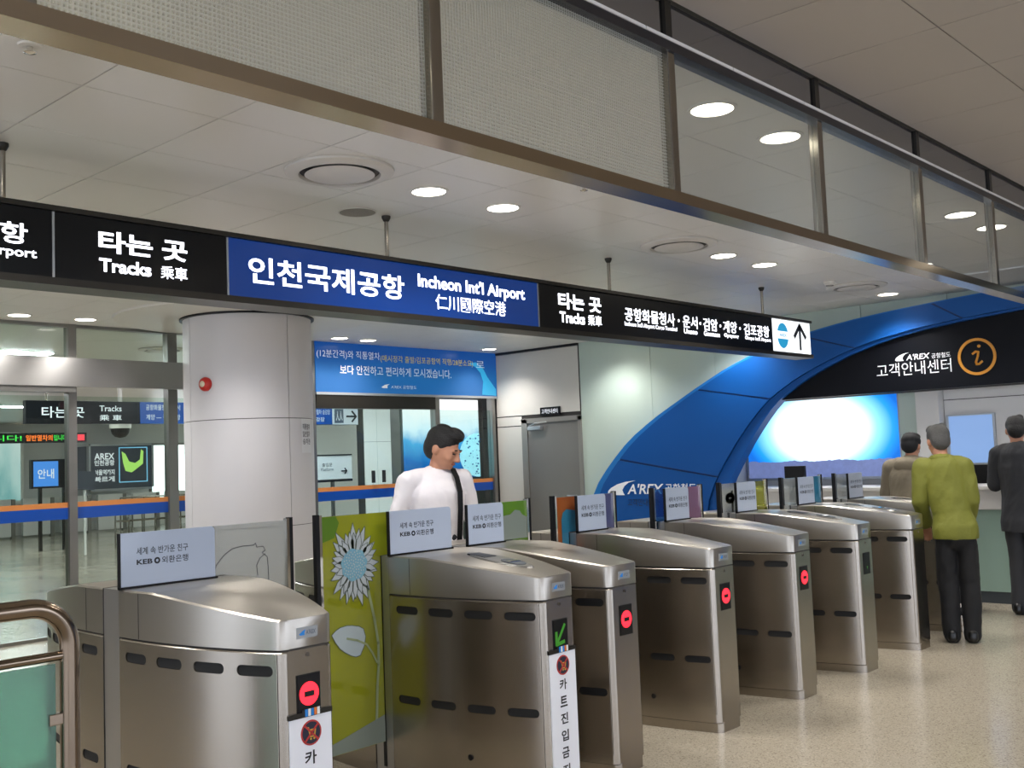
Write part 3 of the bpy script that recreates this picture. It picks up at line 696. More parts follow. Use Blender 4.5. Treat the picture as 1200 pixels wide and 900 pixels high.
for a, b in zip([-3.8] + mul, mul + [XE]):
    box('glass_pane', 'glass_frit' if b < 3.3 else 'glass_smoke', (a + .023, b - .023, YC - .004, YC + .004, 2.455, 2.966), sc)
    box('mirror_panel', 'mirror_strip', (a + .021, b - .021, YC - .012, YC - .001, 3.002, ZN - .002), sc)

# ------------------------------------------------------------------ big hanging sign
SY = 4.63
sg = thing('hanging_sign', (5.4, SY, 2.38), 'long black and blue illuminated direction sign hanging over the gates', 'sign')
box('case', 'dark_frame', (-1.2, 9.40, SY + .005, SY + .16, 2.40, 2.735), sg)
box('top_frame', 'dark_frame', (-1.2, 9.40, SY - .02, SY + .17, 2.716, 2.74), sg); box('bottom_frame', 'dark_frame', (-1.2, 9.40, SY - .02, SY + .17, 2.378, 2.412), sg)
def sp(a, b, mat, nm='sign_panel'): return box(nm, mat, (a, b, SY - .004, SY + .006, 2.413, 2.714), sg)
sp(-1.15, 2.053, 'sign_black'); sp(2.063, 2.948, 'sign_black'); sp(2.957, 5.372, 'sign_blue'); sp(5.384, 8.64, 'sign_black'); sp(8.645, 9.38, 'sign_white')
for x in (2.058, 2.9525, 5.378): box('divider', 'plate_silver', (x - .005, x + .005, SY - .008, SY + .006, 2.413, 2.714), sg)
YS = SY - .006
def st(s, u0, u1, z0, z1, bold=.02, mat='letter_white'): return text(s, mat, sg, 'y', YS, u0, u1, z0, z1, bold)
st('인천국제공항', 1.20, 1.945, 2.545, 2.64, .018); st("Incheon Int'l Airport", 1.36, 1.984, 2.478, 2.534)
st('타는 곳', 2.268, 2.724, 2.556, 2.66, .03); st('Tracks', 2.27, 2.531, 2.464, 2.528, .03); st('乘車', 2.58, 2.723, 2.462, 2.527, .008)
st('인천국제공항', 3.076, 4.158, 2.49, 2.635, .018); st("Incheon Int'l Airport", 4.27, 5.242, 2.562, 2.668, .025); st('仁川國際空港', 4.412, 5.047, 2.458, 2.555, .008)
st('타는 곳', 5.593, 6.084, 2.56, 2.675, .03); st('Tracks', 5.603, 5.884, 2.462, 2.54, .03); st('乘車', 5.92, 6.082, 2.462, 2.54, .008)
for s, a, b in (('공항화물청사', 6.371, 7.045), ('·', 7.09, 7.11), ('운서', 7.159, 7.378), ('·', 7.41, 7.43), ('검암', 7.466, 7.69), ('·', 7.725, 7.745), ('계양', 7.783, 8.004), ('·', 8.05, 8.07), ('김포공항', 8.127, 8.577)):
    if s == '·': MB().disc(((a + b) / 2, 2.58), .012, 'xz', YS - .001, YS, 12).build('lettering', 'letter_white', sg)
    else: st(s, a, b, 2.53, 2.632, .014)
for s, a, b in (("Incheon Int'l Airport Cargo Terminal", 6.365, 7.07), ('Unseo', 7.17, 7.37), ('Geomam', 7.47, 7.72), ('Gyeyang', 7.79, 8.03), ("Gimpo Int'l Airport", 8.14, 8.60)):
    st(s, a, b, 2.482, 2.524, .02)
lg = MB().disc((8.83, 2.565), .105, 'xz', YS - .002, YS, 36, 1.12); lg.build('logo_disc', 'cyan_logo', sg)
box('logo_band', 'sign_white', (8.72, 8.94, YS - .004, YS - .0022, 2.535, 2.605), sg)
text('AREX', 'cyan_logo', sg, 'y', YS - .0045, 8.76, 8.90, 2.555, 2.585, .02)
am = MB(); ribbon(am, [(9.17, 2.455), (9.17, 2.665)], .020, 'xz', YS); ribbon(am, [(9.06, 2.57), (9.17, 2.68), (9.28, 2.57)], .021, 'xz', YS); am.build('arrow', 'ink', sg)
for x in (-.35, 1.86, 4.08, 6.27, 8.58):
    r_ = MB().tube([(x, SY + .05, 2.735), (x, SY + .05, ZC - .01)], .013, 10).build('rod', 'mullion', sg, 40)
    MB().lathe((x, SY + .05), [(.013, 2.965), (.018, 2.97), (.027, 2.988), (.027, ZC)], 16).build('rod_cup', 'dark_frame', r_, 40)

# ------------------------------------------------------------------ ceiling fittings
def downlight(x, y, z, label, group):
    o = thing('downlight', (x, y, z), label, 'downlight', group)
    MB().ring((x, y), .092, .108, 'xy', z - .008, z - .0005, 32).build('trim_ring', 'trim_white', o, 40)
    MB().disc((x, y), .092, 'xy', z - .005, z - .001, 32).build('lens', 'lens', o)
    l = bpy.data.lights.new('downlight_lamp', 'SPOT'); l.energy = SPOT_W; l.spot_size = math.radians(128); l.spot_blend = .75; l.shadow_soft_size = .08; l.color = LAMP_COL
    lo = bpy.data.objects.new('downlight_lamp', l); COL.objects.link(lo); lo.parent = o; lo.location = (0, 0, -.03)
    return o
seen = {(3.88, 4.09): 'round downlight beside the large air vent, left one of the nearest pair', (4.474, 4.09): 'round downlight above the airport sign, right one of the nearest pair',
        (6.905, 4.07): 'round downlight right of the middle air vent, left one of the pair', (7.532, 4.07): 'round downlight right of the middle air vent, right one of the pair',
        (10.07, 4.12): 'round downlight close to the blue arch lighting it from above',
        (3.892, 2.31): 'large bright downlight seen through the hanging glass, left of the near pair', (4.499, 2.31): 'large bright downlight seen through the hanging glass, right of the near pair',
        (6.976, 2.34): 'downlight seen through the hanging glass at far right, left of its pair', (7.58, 2.34): 'downlight seen through the hanging glass at far right, beside a mullion',
        (3.957, 9.6): 'downlight over the glass wall at the far left edge', (4.557, 9.57): 'downlight over the glass wall between left edge and column',
        (7.572, 9.563): 'downlight above the left end of the blue banner', (10.075, 9.563): 'downlight above the right end of the blue banner'}
for (x, y), lb in seen.items(): downlight(x, y, ZC, lb, 'ceiling downlights')
hid = 'round ceiling downlight of the same kind, hidden from view'
for x, y in ((.9, 4.09), (1.5, 4.09), (.9, 2.33), (9.5, 4.12), (3.9, 5.9), (6.95, 5.9), (10.12, 5.95), (1.0, 5.9), (4.75, 7.55), (7.55, 7.3), (10.12, 7.75), (1.0, 7.75), (1.0, 9.6), (8.0, 9.57), (9.9, 2.34)):
    downlight(x, y, ZC, hid, 'hidden ceiling downlights')
for x in (-4.5, -1.5, 1.5, 4.5, 7.5, 9.6):
    for y in (-4.6, -1.9, .5):
        if (x, y) in ((1.5, .5), (4.5, .5), (7.5, .5)): continue
        downlight(x, y, ZN, hid, 'hidden ceiling downlights')
def vent(x, y, label):
    o = thing('ceiling_vent', (x, y, ZC), label, 'air vent', 'round ceiling air vents')
    MB().lathe((x, y), [(.275, ZC - .001), (.272, ZC - .012), (.225, ZC - .026), (.205, ZC - .024), (.2, ZC - .004)], 48).build('outer_cone', 'vent_white', o, 50)
    MB().disc((x, y), .204, 'xy', ZC - .006, ZC - .003, 48).build('throat', 'vent_dark', o)
    MB().lathe((x, y), [(0, ZC - .03), (.15, ZC - .03), (.175, ZC - .024), (.15, ZC - .008)], 48).build('core_plate', 'vent_white', o, 50)
vent(3.264, 4.085, 'large round white air vent nearest, left of the downlight pair'); vent(6.269, 4.05, 'middle round white air vent above the black sign'); vent(9.289, 4.09, 'farthest round white air vent near the blue arch')
vent(6.394, 11.456, 'round white air vent beyond the glass wall left of the column')
spk = thing('ceiling_speaker', (3.876, 4.697, ZC), 'flat grey round ceiling speaker grille by the sign rod', 'speaker')
MB().disc((3.876, 4.697), .105, 'xy', ZC - .006, ZC - .001, 36).build('grille', 'speaker_grey', spk); MB().ring((3.876, 4.697), .105, .112, 'xy', ZC - .007, ZC - .001, 36).build('rim', 'vent_white', spk)
for x, y, lb in ((1.495, 3.529, 'small chrome ceiling sprinkler at the upper left'), (4.457, 3.469, 'small chrome ceiling sprinkler below the middle of the glass barrier')):
    o = thing('sprinkler', (x, y, ZC), lb, 'sprinkler', 'ceiling sprinklers')
    MB().lathe((x, y), [(.04, ZC - .001), (.036, ZC - .008), (.012, ZC - .01)], 20).build('plate', 'trim_white', o, 40)
    MB().lathe((x, y), [(.01, ZC - .008), (.01, ZC - .025), (.022, ZC - .03), (.004, ZC - .036), (0, ZC - .036)], 14).build('head', 'chrome', o, 40)
o = thing('smoke_detector', (8.829, 4.136, ZC), 'small white smoke detector beside the farthest air vent', 'detector')
MB().lathe((8.829, 4.136), [(.055, ZC - .001), (.055, ZC - .015), (.04, ZC - .035), (0, ZC - .04)], 24).build('body', 'trim_white', o, 40); MB().lathe((8.829, 4.136), [(.042, ZC - .018), (.05, ZC - .022), (.03, ZC - .04)], 24).build('vent_band', 'vent_dark', o, 40)

# ------------------------------------------------------------------ ticket gates
GY, GL = 4.03, .93
def top_z(y):
    a = abs(y)
    return 1.07 if a < .30 else 1.07 - .08 * ((a - .30) / (GL - .30)) ** 1.12
def half_w(y, he, hm):
    s = GL - abs(y); t = min(1, s / (GL - .07)); h = he + (hm - he) * (1 - (1 - t) ** 2.2)
    return h - .02 * (1 - s / .022) ** 2 if s < .022 else h
def stations(y1=-.068):
    ss = [0, .004, .010, .016, .022] + [.022 + (GL + y1 - .022) * k / 44 for k in range(1, 45)]
    return [-GL + s for s in ss]
def loft(ys, fx, z0, fz, inset=0.):
    """closed solid between the two curved sides, bottom z0, top fz(y)"""
    m = MB(); vs = []; c = .007
    for y in ys:
        h = fx(y) - inset; zt = fz(y)
        vs += [(-h, y, z0), (-h, y, zt - c), (-h + c, y, zt), (h - c, y, zt), (h, y, zt - c), (h, y, z0)]
    fs = []
    for i in range(len(ys) - 1):
        for k in range(6):
            fs.append((i * 6 + k, i * 6 + (k + 1) % 6, (i + 1) * 6 + (k + 1) % 6, (i + 1) * 6 + k))
    n = len(ys); fs += [list(range(6)), [(n - 1) * 6 + k for k in range(6)]]
    return m.add(vs, fs)
SLOT_Y = (-.82, -.615, -.405, -.19)
def capsule(u0, u1, v, r, n=8):
    return [(u1 - r + r * math.cos(a), v + r * math.sin(a)) for a in [-PI / 2 + PI * k / n for k in range(n + 1)]] + \
           [(u0 + r + r * math.cos(a), v + r * math.sin(a)) for a in [PI / 2 + PI * k / n for k in range(n + 1)]]
def gate_kit(he, hm):
    kit = {}
    fx = lambda y: half_w(y, he, hm)
    cab = loft(stations(), fx, .055, lambda y: .882)
    ob = link('tmp', cab.mesh('cabinet', 'steel'))
    cut = MB(); slots = []
    for zc in (.815, .39):
        for yc in SLOT_Y:
            L = .074
            for sg_ in (-1, 1):
                h = fx(yc); x0, x1 = sorted((sg_ * (h - .036), sg_ * (h + .03)))
                cut.prism(capsule(yc - L, yc + L, zc, .019), 'yz', x0, x1)
                slots.append((sg_, yc, zc, L))
    for sg_ in (-1, 1):                                   # panel joints
        h = fx(-.911); x0, x1 = sorted((sg_ * (h - .004), sg_ * (h + .02)))
        cut.box(x0, x1, -.9125, -.9095, .10, .875)
        x0, x1 = sorted((sg_ * (fx(-.7) - .0), sg_ * (fx(-.7) + .0)))
    tmp2 = link('tmp2', cut.mesh('cut', 'slot_black'))
    md = ob.modifiers.new('b', 'BOOLEAN'); md.object = tmp2; md.operation = 'DIFFERENCE'; md.solver = 'EXACT'
    me = evaluated(ob); me.name = 'cabinet'
    bpy.data.objects.remove(ob); bpy.data.objects.remove(tmp2)
    me.shade_flat(); kit['cabinet'] = me
    sm = MB()                                              # one dark liner, shared per slot position
    kit['slots'] = []
    for sg_, yc, zc, L in slots:
        m = MB(); P = []
        ring_ = capsule(-L * .985, L * .985, 0, .0185)
        m.add([(sg_ * (fx(yc + u) - .0065), yc + u, zc + v) for u, v in ring_], [list(range(len(ring_)))])
        kit['slots'].append(m.mesh('vent_slot', 'slot_black'))
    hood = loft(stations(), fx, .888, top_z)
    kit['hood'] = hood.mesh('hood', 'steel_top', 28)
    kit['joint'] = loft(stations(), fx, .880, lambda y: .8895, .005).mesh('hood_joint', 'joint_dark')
    hs_ = MB()
    h = fx(-.215)
    for sg_ in (-1, 1):
        x0, x1 = sorted((sg_ * (h - .002), sg_ * (h + .0012))); hs_.box(x0, x1, -.2165, -.2145, .89, 1.062)
    kit['hood_seam'] = hs_.mesh('hood_seam', 'joint_dark')
    kit['plinth'] = loft(stations(), fx, 0, lambda y: .056, .012).mesh('plinth', 'steel')
    h = hm - .004
    kit['housing'] = MB().box(-h, h, -.066, .066, 0, 1.068).mesh('flap_housing', 'steel_light')
    for k_, a_, b_ in (('slot_L', -h - .002, 0), ('slot_R', 0, h + .002)): kit[k_] = MB().box(a_, b_, -.011, .011, .05, 1.0695).mesh('flap_slot', 'black')
    kit['edge_joint'] = MB().box(-h - .0015, h + .0015, -.0665, -.064, .01, 1.0685).mesh('housing_joint', 'joint_dark')
    # end bolt, door knob hole
    kit['bolt'] = MB().disc((0.0, .86), .0075, 'xz', -GL - .003, -GL + .002, 14).mesh('bolt', 'bolt')
    kit['lock'] = MB().disc((-.55, .17), .014, 'yz', -fx(-.55) - .003, -fx(-.55) + .004, 16).mesh('lock', 'black')
    kit['fx'] = fx; kit['hm'] = hm; kit['he'] = he
    return kit
KIT = {'std': gate_kit(.115, .215), 'wide': gate_kit(.108, .262)}
def at(o, me, rz=0., nm=None):
    c = link(nm or me.name.split('.')[0], me, o); c.rotation_euler.z = rz; return c
def petal_print(par, yl):
    cx, cz = 3.234 - par['gx'], 1.043
    pl = MB(); ln = MB(); random.seed(11)
    for layer, (n, r0, r1, wd, yo) in enumerate(((23, .06, .178, .019, 0), (19, .05, .150, .018, .0012))):
        for k in range(n):
            a = 2 * PI * (k + .5 * layer) / n + random.uniform(-.07, .07); R = r1 * random.uniform(.85, 1.1)
            d = Vector((math.cos(a) * .88, math.sin(a) * 1.08)); q = Vector((-d.y, d.x)).normalized()
            c = Vector((cx, cz)); P = [c + d * r0 + q * wd * .5, c + d * (r0 + (R - r0) * .55) + q * wd, c + d * R, c + d * (r0 + (R - r0) * .55) - q * wd, c + d * r0 - q * wd * .5]
            P = [tuple(p) for p in P]
            pl.prism(P, 'xz', yl - .0016 - yo, yl - .0006 - yo); ribbon(ln, P + [P[0]], .0013, 'xz', yl - .0018 - yo)
    pl.build('printed_petals', 'petal', par['flap']); ln.build('printed_outline', 'petal_line', par['flap'])
    MB().prism([(cx + .078 * math.cos(t) * (1 + .06 * math.sin(9 * t)), cz + .076 * math.sin(t) * (1 + .06 * math.cos(7 * t))) for t in [2 * PI * k / 40 for k in range(40)]], 'xz', yl - .0042, yl - .0032).build('printed_core', 'core_blue', par['flap'])
    dm = MB()
    for k in range(70):
        r = .068 * math.sqrt(k / 70); t = k * 2.39996
        dm.disc((cx + r * math.cos(t), cz + r * math.sin(t)), .0042, 'xz', yl - .005, yl - .0042, 6)
    dm.build('printed_seeds', 'leaf_grey', par['flap'])
    g = par['gx']
    sm = MB(); stem = [(3.26, 1.0), (3.29, .985), (3.317, .914), (3.351, .774), (3.372, .649), (3.37, .545), (3.358, .442), (3.348, .28), (3.337, .215)]
    ribbon(sm, [(a - g, b) for a, b in stem], .0075, 'xz', yl - .001); ribbon(sm, [(a - g, b) for a, b in ((3.178, .699), (3.24, .682), (3.297, .654), (3.329, .612), (3.358, .559))], .005, 'xz', yl - .0034)
    sm.build('printed_stem', 'stem_green', par['flap'])
    lf = [(3.088, .727), (3.112, .745), (3.139, .756), (3.18, .760), (3.214, .756), (3.255, .746), (3.281, .731), (3.293, .692), (3.283, .649), (3.257, .608), (3.23, .604), (3.2, .615), (3.165, .635), (3.135, .657), (3.108, .692)]
    lf = [(a - g, b) for a, b in lf]
    MB().prism(lf, 'xz', yl - .0022, yl - .0012).build('printed_leaf', 'leaf_grey', par['flap'])
    lm = MB(); ribbon(lm, lf + [lf[0]], .0018, 'xz', yl - .0024); lm.build('printed_outline', 'petal_line', par['flap'])

def flap(o, gx, hm, xo, mat, side):
    """sliding glass flap: outer edge at world x xo; full height in the lane, only its upper part shows above the body"""
    a = xo - gx; s = -1 if side == 'L' else 1; e = s * (hm - .003)
    P = [(a, .17), (a, 1.283), (s * .02, 1.283), (s * .02, 1.071), (e, 1.071), (e, .17)]
    f = MB().prism(P, 'xz', -.006, .006).build('glass_flap', None, None); f.parent = o; f.data.materials.append(MATS[mat])
    d = s
    x0, x1 = sorted((a, a + d * .020)); b_ = MB().box(x0, x1, -.013, .013, .15, 1.295).mesh('edge_post', 'black'); link('edge_post', b_, f)
    x0, x1 = sorted((a, a - d * .014)); b_ = MB().box(x0, x1, -.015, .011, .15, 1.292).mesh('edge_trim', 'chrome'); link('edge_trim', b_, f)
    return f
def decal(f, mat, poly, nm='printed_patch', dy=.0075):
    c = MB().prism(poly, 'xz', -dy - .001, -dy).mesh(nm, mat); return link(nm, c, f)
GATES = [
 # x, kit, display, reader, cart banner, (left flap x, mat), (right flap x, mat), label
 (2.272, 'wide', 'red', 0, 1, None, (2.86, 'flap_clear'), 'wide steel ticket gate nearest the tube railing with cart warning banner'),
 (3.662, 'wide', 'green', 1, 1, (3.03, 'flap_lime'), None, 'wide steel ticket gate with green arrow light and sunflower glass flap'),
 (4.16, 'std', 'red', 0, 0, None, (4.51, 'flap_green'), 'steel ticket gate tucked right behind the green arrow gate'),
 (5.085, 'std', 'red', 0, 0, (4.747, 'flap_orange'), (5.33, 'flap_purple'), 'steel ticket gate with the orange glass flap'),
 (6.01, 'std', 'red', 0, 0, (5.762, 'flap_blue'), (6.34, 'flap_pink'), 'steel ticket gate with purple flap in front of the blue arch foot'),
 (6.92, 'std', 'dark', 1, 0, (6.60, 'flap_clear'), (7.27, 'flap_lime_faint'), 'steel ticket gate with unlit display and lime edged flap'),
 (7.855, 'std', 'none', 1, 0, (7.526, 'flap_clear'), (8.186, 'flap_cyan'), 'steel ticket gate immediately left of the man in green jacket'),
 (8.77, 'std', 'none', 1, 0, (8.456, 'flap_clear'), None, 'farthest steel ticket gate mostly hidden by the man in green jacket'),
]
for gi, (gx, kn, disp, reader, cart, fl, fr_, label) in enumerate(GATES):
    K = KIT[kn]; hm, he = K['hm'], K['he']
    o = thing('ticket_gate', (gx, GY, 0), label, 'ticket gate', 'row of ticket gates')
    for rz in (0, PI):
        c = at(o, K['cabinet'], rz)
        for s_ in K['slots']: at(c, s_)
        at(c, K['bolt']); at(c, K['lock'])
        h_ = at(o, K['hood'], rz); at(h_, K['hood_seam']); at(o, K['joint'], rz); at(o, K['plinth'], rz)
    hu = at(o, K['housing']); at(hu, K['edge_joint']); at(hu, K['edge_joint'], PI)
    if fl: at(hu, K['slot_L'])
    if fr_: at(hu, K['slot_R'])
    # sponsor panel across the gate top
    pw = .42 if kn == 'wide' else .275
    x0 = -hm + .002
    P = [(x0, 1.071), (x0 + pw, 1.071), (x0 + pw, 1.272), (x0 + pw - .004, 1.282), (x0 + pw - .014, 1.288), (x0, 1.288)]
    pn = MB().prism(P, 'xz', -.082, -.070).mesh('sponsor_panel', 'keb_panel'); pn = link('sponsor_panel', pn, o)
    def ptext(s, mat, a, b, z0, z1, bold):
        vs, fs, _ = textmesh(s, bold); m = MB(); m.v = [(x0 + pw * (a + (b - a) * p), -.0825, z0 + (z1 - z0) * q) for p, q in vs]; m.f = fs
        link('lettering', m.mesh('lettering', mat), pn)
    ta, tb = (.16, .70) if kn == 'wide' else (.13, .93)
    ptext('세계 속 반가운 친구', 'ink', ta, tb, 1.198, 1.228, .01)
    ptext('KEB', 'ink', ta, ta + (tb - ta) * .30, 1.160, 1.180, .03); ptext('외환은행', 'ink', ta + (tb - ta) * .48, tb, 1.156, 1.184, .01)
    u = x0 + pw * (ta + (tb - ta) * .39)
    link('logo_mark', MB().ring((u, 1.170), .006, .013, 'xz', -.0832, -.082, 18).mesh('logo_mark', 'cyan_logo' if 0 else 'ink'), pn)
    link('panel_edge', MB().box(x0 - .006, x0, -.084, -.066, 1.069, 1.288).mesh('panel_edge', 'black'), pn)
    link('panel_shoe', MB().box(x0 - .006, x0 + pw + .01, -.086, -.066, 1.0695, 1.078).mesh('panel_shoe', 'black'), pn)
    # flaps
    if fl:
        f = flap(o, gx, hm, fl[0], fl[1], 'L')
        if gi == 1: petal_print({'gx': gx, 'flap': f}, -.0066) if False else None
        if gi == 1:
            PG = {'gx': gx, 'flap': f}; o.location, keep = (0, 0, 0), tuple(o.location); petal_print(PG, -.0066); o.location = keep
            decal(f, 'flap_grey', [(fl[0] - gx + .012, .172), (-hm, .172), (-hm, .30), (fl[0] - gx + .012, .215)])
            decal(f, 'flap_green', [(fl[0] - gx + .012, 1.16), (fl[0] - gx + .09, 1.18), (fl[0] - gx + .12, 1.25), (fl[0] - gx + .10, 1.281), (fl[0] - gx + .012, 1.281)])
        if gi == 3:
            a = fl[0] - gx
            decal(f, 'flap_cyan', [(a + .06, .40), (a + .06, 1.15), (a + .075, 1.19), (a + .11, 1.21), (a + .19, 1.2), (-.03, 1.195), (-.03, 1.073), (-hm + .0, 1.073), (-hm + .0, .40)])
        if gi == 5:
            a = fl[0] - gx
            tr_ = MB(); tr_.box(a + .155, a + .178, -.0085, -.0075, 1.072, 1.23)
            for k in range(14):
                t = 2 * PI * k / 14; tr_.disc((a + .135 + .045 * math.cos(t), 1.175 + .022 * math.sin(t)), .02, 'xz', -.0085, -.0075, 10)
            link('printed_tree', tr_.mesh('printed_tree', 'print_black'), f)
    if fr_:
        f = flap(o, gx, hm, fr_[0], fr_[1], 'R')
        if gi == 0:
            sh = MB(); g = gx
            p1 = [(2.471, 1.08), (2.483, 1.115), (2.52, 1.153), (2.563, 1.179), (2.617, 1.186), (2.672, 1.185), (2.683, 1.194), (2.688, 1.175), (2.722, 1.176), (2.733, 1.157), (2.715, 1.149), (2.743, 1.127), (2.747, 1.07), (2.749, .95), (2.72, .85), (2.70, .6)]
            p2 = [(2.691, 1.052), (2.686, 1.095), (2.704, 1.126), (2.732, 1.142)]
            for p in (p1, p2): ribbon(sh, [(a - g, b) for a, b in p], .0016, 'xz', -.0066)
            link('printed_outline', sh.mesh('printed_outline', 'ink'), f)
        if gi == 2:
            a = fr_[0] - gx
            decal(f, 'flap_grey', [(.03, 1.073), (a - .015, 1.073), (a - .015, 1.19), (a - .05, 1.205), (a - .07, 1.228), (a - .11, 1.235), (a - .15, 1.21), (.06, 1.2), (.03, 1.18)])
            decal(f, 'print_pink', [(.085, 1.13), (.11, 1.12), (.12, 1.15), (.10, 1.175), (.085, 1.16)], dy=.009)
        if gi == 4:
            a = fr_[0] - gx
            decal(f, 'flap_pink', [(.06, 1.073), (a - .015, 1.073), (a - .015, 1.15), (.12, 1.14), (.06, 1.11)])
    # end face: name plate, display, cart banner
    ye = -GL
    def eb(nm, mat, b, par=None): return link(nm, MB().box(*b).mesh(nm, mat), par or o)
    np_ = eb('name_plate', 'plate_silver', (-.045, .045, ye - .0025, ye + .002, .918, .957))
    link('lettering', MB().prism([(-.036, .933), (-.02, .944), (-.008, .948), (-.013, .938), (-.012, .929), (-.03, .929)], 'xz', ye - .0035, ye - .002).mesh('logo_mark', 'stripe_blue'), np_)
    vs, fs, _ = textmesh("A'REX", .01); m = MB(); m.v = [(-.006 + .042 * p, ye - .003, .930 + .016 * q) for p, q in vs]; m.f = fs; link('lettering', m.mesh('lettering', 'ink_grey'), np_)
    if disp != 'none':
        d_ = eb('display', 'black', (-.048, .048, ye - .004, ye + .002, .652, .790))
        eb('display_bezel', 'slot_black', (-.051, .051, ye - .002, ye + .002, .649, .793), d_)
        if disp == 'red':
            link('no_entry_disc', MB().disc((0, .724), .041, 'xz', ye - .006, ye - .004, 28).mesh('no_entry_disc', 'red_led'), d_)
            link('no_entry_bar', MB().box(-.021, .021, ye - .0075, ye - .006, .714, .733).mesh('no_entry_bar', 'slot_black'), d_)
        elif disp == 'green':
            am = MB(); ribbon(am, [(.028, .765), (-.03, .685)], .007, 'xz', ye - .0045); ribbon(am, [(-.032, .735), (-.032, .682), (.022, .690)], .008, 'xz', ye - .0046)
            link('green_arrow', am.mesh('green_arrow', 'green_led'), d_)
        else:
            link('green_arrow', MB().prism([(-.01, .70), (.01, .70), (0, .68)], 'xz', ye - .005, ye - .004).mesh('green_arrow', 'green_led'), d_)
    if cart:
        b_ = eb('cart_banner', 'banner_white', (-.087, .093, ye - .006, ye - .001, .03, .645))
        eb('clip', 'dark_frame', (-.093, .097, ye - .008, ye - .001, .645, .662), b_)
        for k, c_ in enumerate(('ink', 'stripe_blue', 'stripe_white', 'stripe_blue', 'stripe_orange', 'stripe_white')):
            eb('colour_stripe', c_, (-.035 + k * .013, -.024 + k * .013, ye - .0095, ye - .008, .647, .672), b_)
        link('icon_disc', MB().disc((.003, .588), .044, 'xz', ye - .0075, ye - .006, 32).mesh('icon_disc', 'icon_red'), b_)
        link('icon_field', MB().disc((.003, .588), .038, 'xz', ye - .0085, ye - .0075, 32).mesh('icon_field', 'icon_navy'), b_)
        cm = MB(); ribbon(cm, [(-.016, .607), (-.010, .607), (-.002, .575), (.016, .575), (.020, .598), (-.008, .598)], .0025, 'xz', ye - .0085); cm.disc((0, .567), .004, 'xz', ye - .0095, ye - .0085, 8); cm.disc((.014, .567), .004, 'xz', ye - .0095, ye - .0085, 8)
        link('icon_cart', cm.mesh('icon_cart', 'icon_yellow'), b_)
        xm = MB(); ribbon(xm, [(-.024, .614), (.030, .562)], .0035, 'xz', ye - .0095); ribbon(xm, [(.030, .614), (-.024, .562)], .0035, 'xz', ye - .0095); link('icon_cross', xm.mesh('icon_cross', 'icon_red'), b_)
        for k, ch in enumerate('카트진입금지'):
            vs, fs, asp = textmesh(ch, .025); z1 = .527 - .075 * k; hgt = .048; wdt = .05
            m = MB(); m.v = [(-.026 + wdt * p, ye - .0068, z1 - hgt + hgt * q) for p, q in vs]; m.f = fs; link('lettering', m.mesh('lettering', 'ink'), b_)
    if reader:
        def surf(pts, d): return [(x, y, top_z(y) + d) for x, y in pts]
        el = [(.012 + .068 * math.cos(2 * PI * k / 40), -.56 + .21 * math.sin(2 * PI * k / 40)) for k in range(40)]
        m = MB(); n = 40
        m.add(surf(el, 0) + surf([(.012 + (x - .012) * .94, -.56 + (y + .56) * .97) for x, y in el], .008), [(k, (k + 1) % n, n + (k + 1) % n, n + k) for k in range(n)] + [list(range(n, 2 * n))])
        rd = link('ticket_reader', m.mesh('ticket_reader', 'frame_grey'), o)
        sc_ = MB(); q = [(-.03, -.50), (.052, -.50), (.052, -.385), (-.03, -.385)]
        sc_.add(surf(q, .0095) + surf(q, .004), [(0, 1, 2, 3), (0, 1, 5, 4), (1, 2, 6, 5), (2, 3, 7, 6), (3, 0, 4, 7)]); link('reader_screen', sc_.mesh('reader_screen', 'sign_black'), rd)
        el2 = [(.012 + .046 * math.cos(2 * PI * k / 24), -.65 + .07 * math.sin(2 * PI * k / 24)) for k in range(24)]
        s2 = MB(); s2.add(surf(el2, .011) + surf(el2, .004), [(k, (k + 1) % 24, 24 + (k + 1) % 24, 24 + k) for k in range(24)] + [list(range(24))]); link('reader_pad', s2.mesh('reader_pad', 'kick'), rd)
        q = [(-.022, -.66), (.05, -.66), (.05, -.635), (-.022, -.635)]
        s3 = MB(); s3.add(surf(q, .014) + surf(q, .006), [(0, 1, 2, 3), (0, 1, 5, 4), (1, 2, 6, 5), (2, 3, 7, 6), (3, 0, 4, 7)]); link('ticket_mouth', s3.mesh('ticket_mouth', 'chrome'), rd)

# ------------------------------------------------------------------ tube railing at the left
YR = 3.4; XR = 1.555; ZT = 1.108; RB = .13
rl = thing('tube_railing', (1.0, YR, 0), 'bent bronze steel tube railing with green glass panel at lower left', 'railing')
path = [(-1.6, YR, ZT)] + [(-1.0 + .2 * k, YR, ZT) for k in range(12)] + [(XR - RB + RB * math.sin(a), YR, ZT - RB + RB * math.cos(a)) for a in [PI / 2 * k / 12 for k in range(13)]] + [(XR, YR, .6), (XR, YR, 0)]
MB().tube(path, .031, 20).build('top_tube', 'tube_steel', rl, 50)
MB().tube([(-1.6, YR, .948), (XR - .02, YR, .948)], .0155, 14).build('lower_tube', 'tube_steel', rl, 50)
MB().tube([(-1.58, YR, 0), (-1.58, YR, ZT)], .031, 16).build('post', 'tube_steel', rl, 50)
MB().lathe((XR, YR), [(.031, .012), (.06, .01), (.062, 0)], 24).build('foot_flange', 'tube_steel', rl, 40)
box('glass_panel', 'glass_rail', (-1.5, XR - .048, YR - .006, YR + .006, .08, .925), rl)
for z in (.75, .25):
    box('glass_clip', 'tube_steel', (XR - .07, XR - .02, YR - .012, YR + .012, z - .018, z + .018), rl, .003)
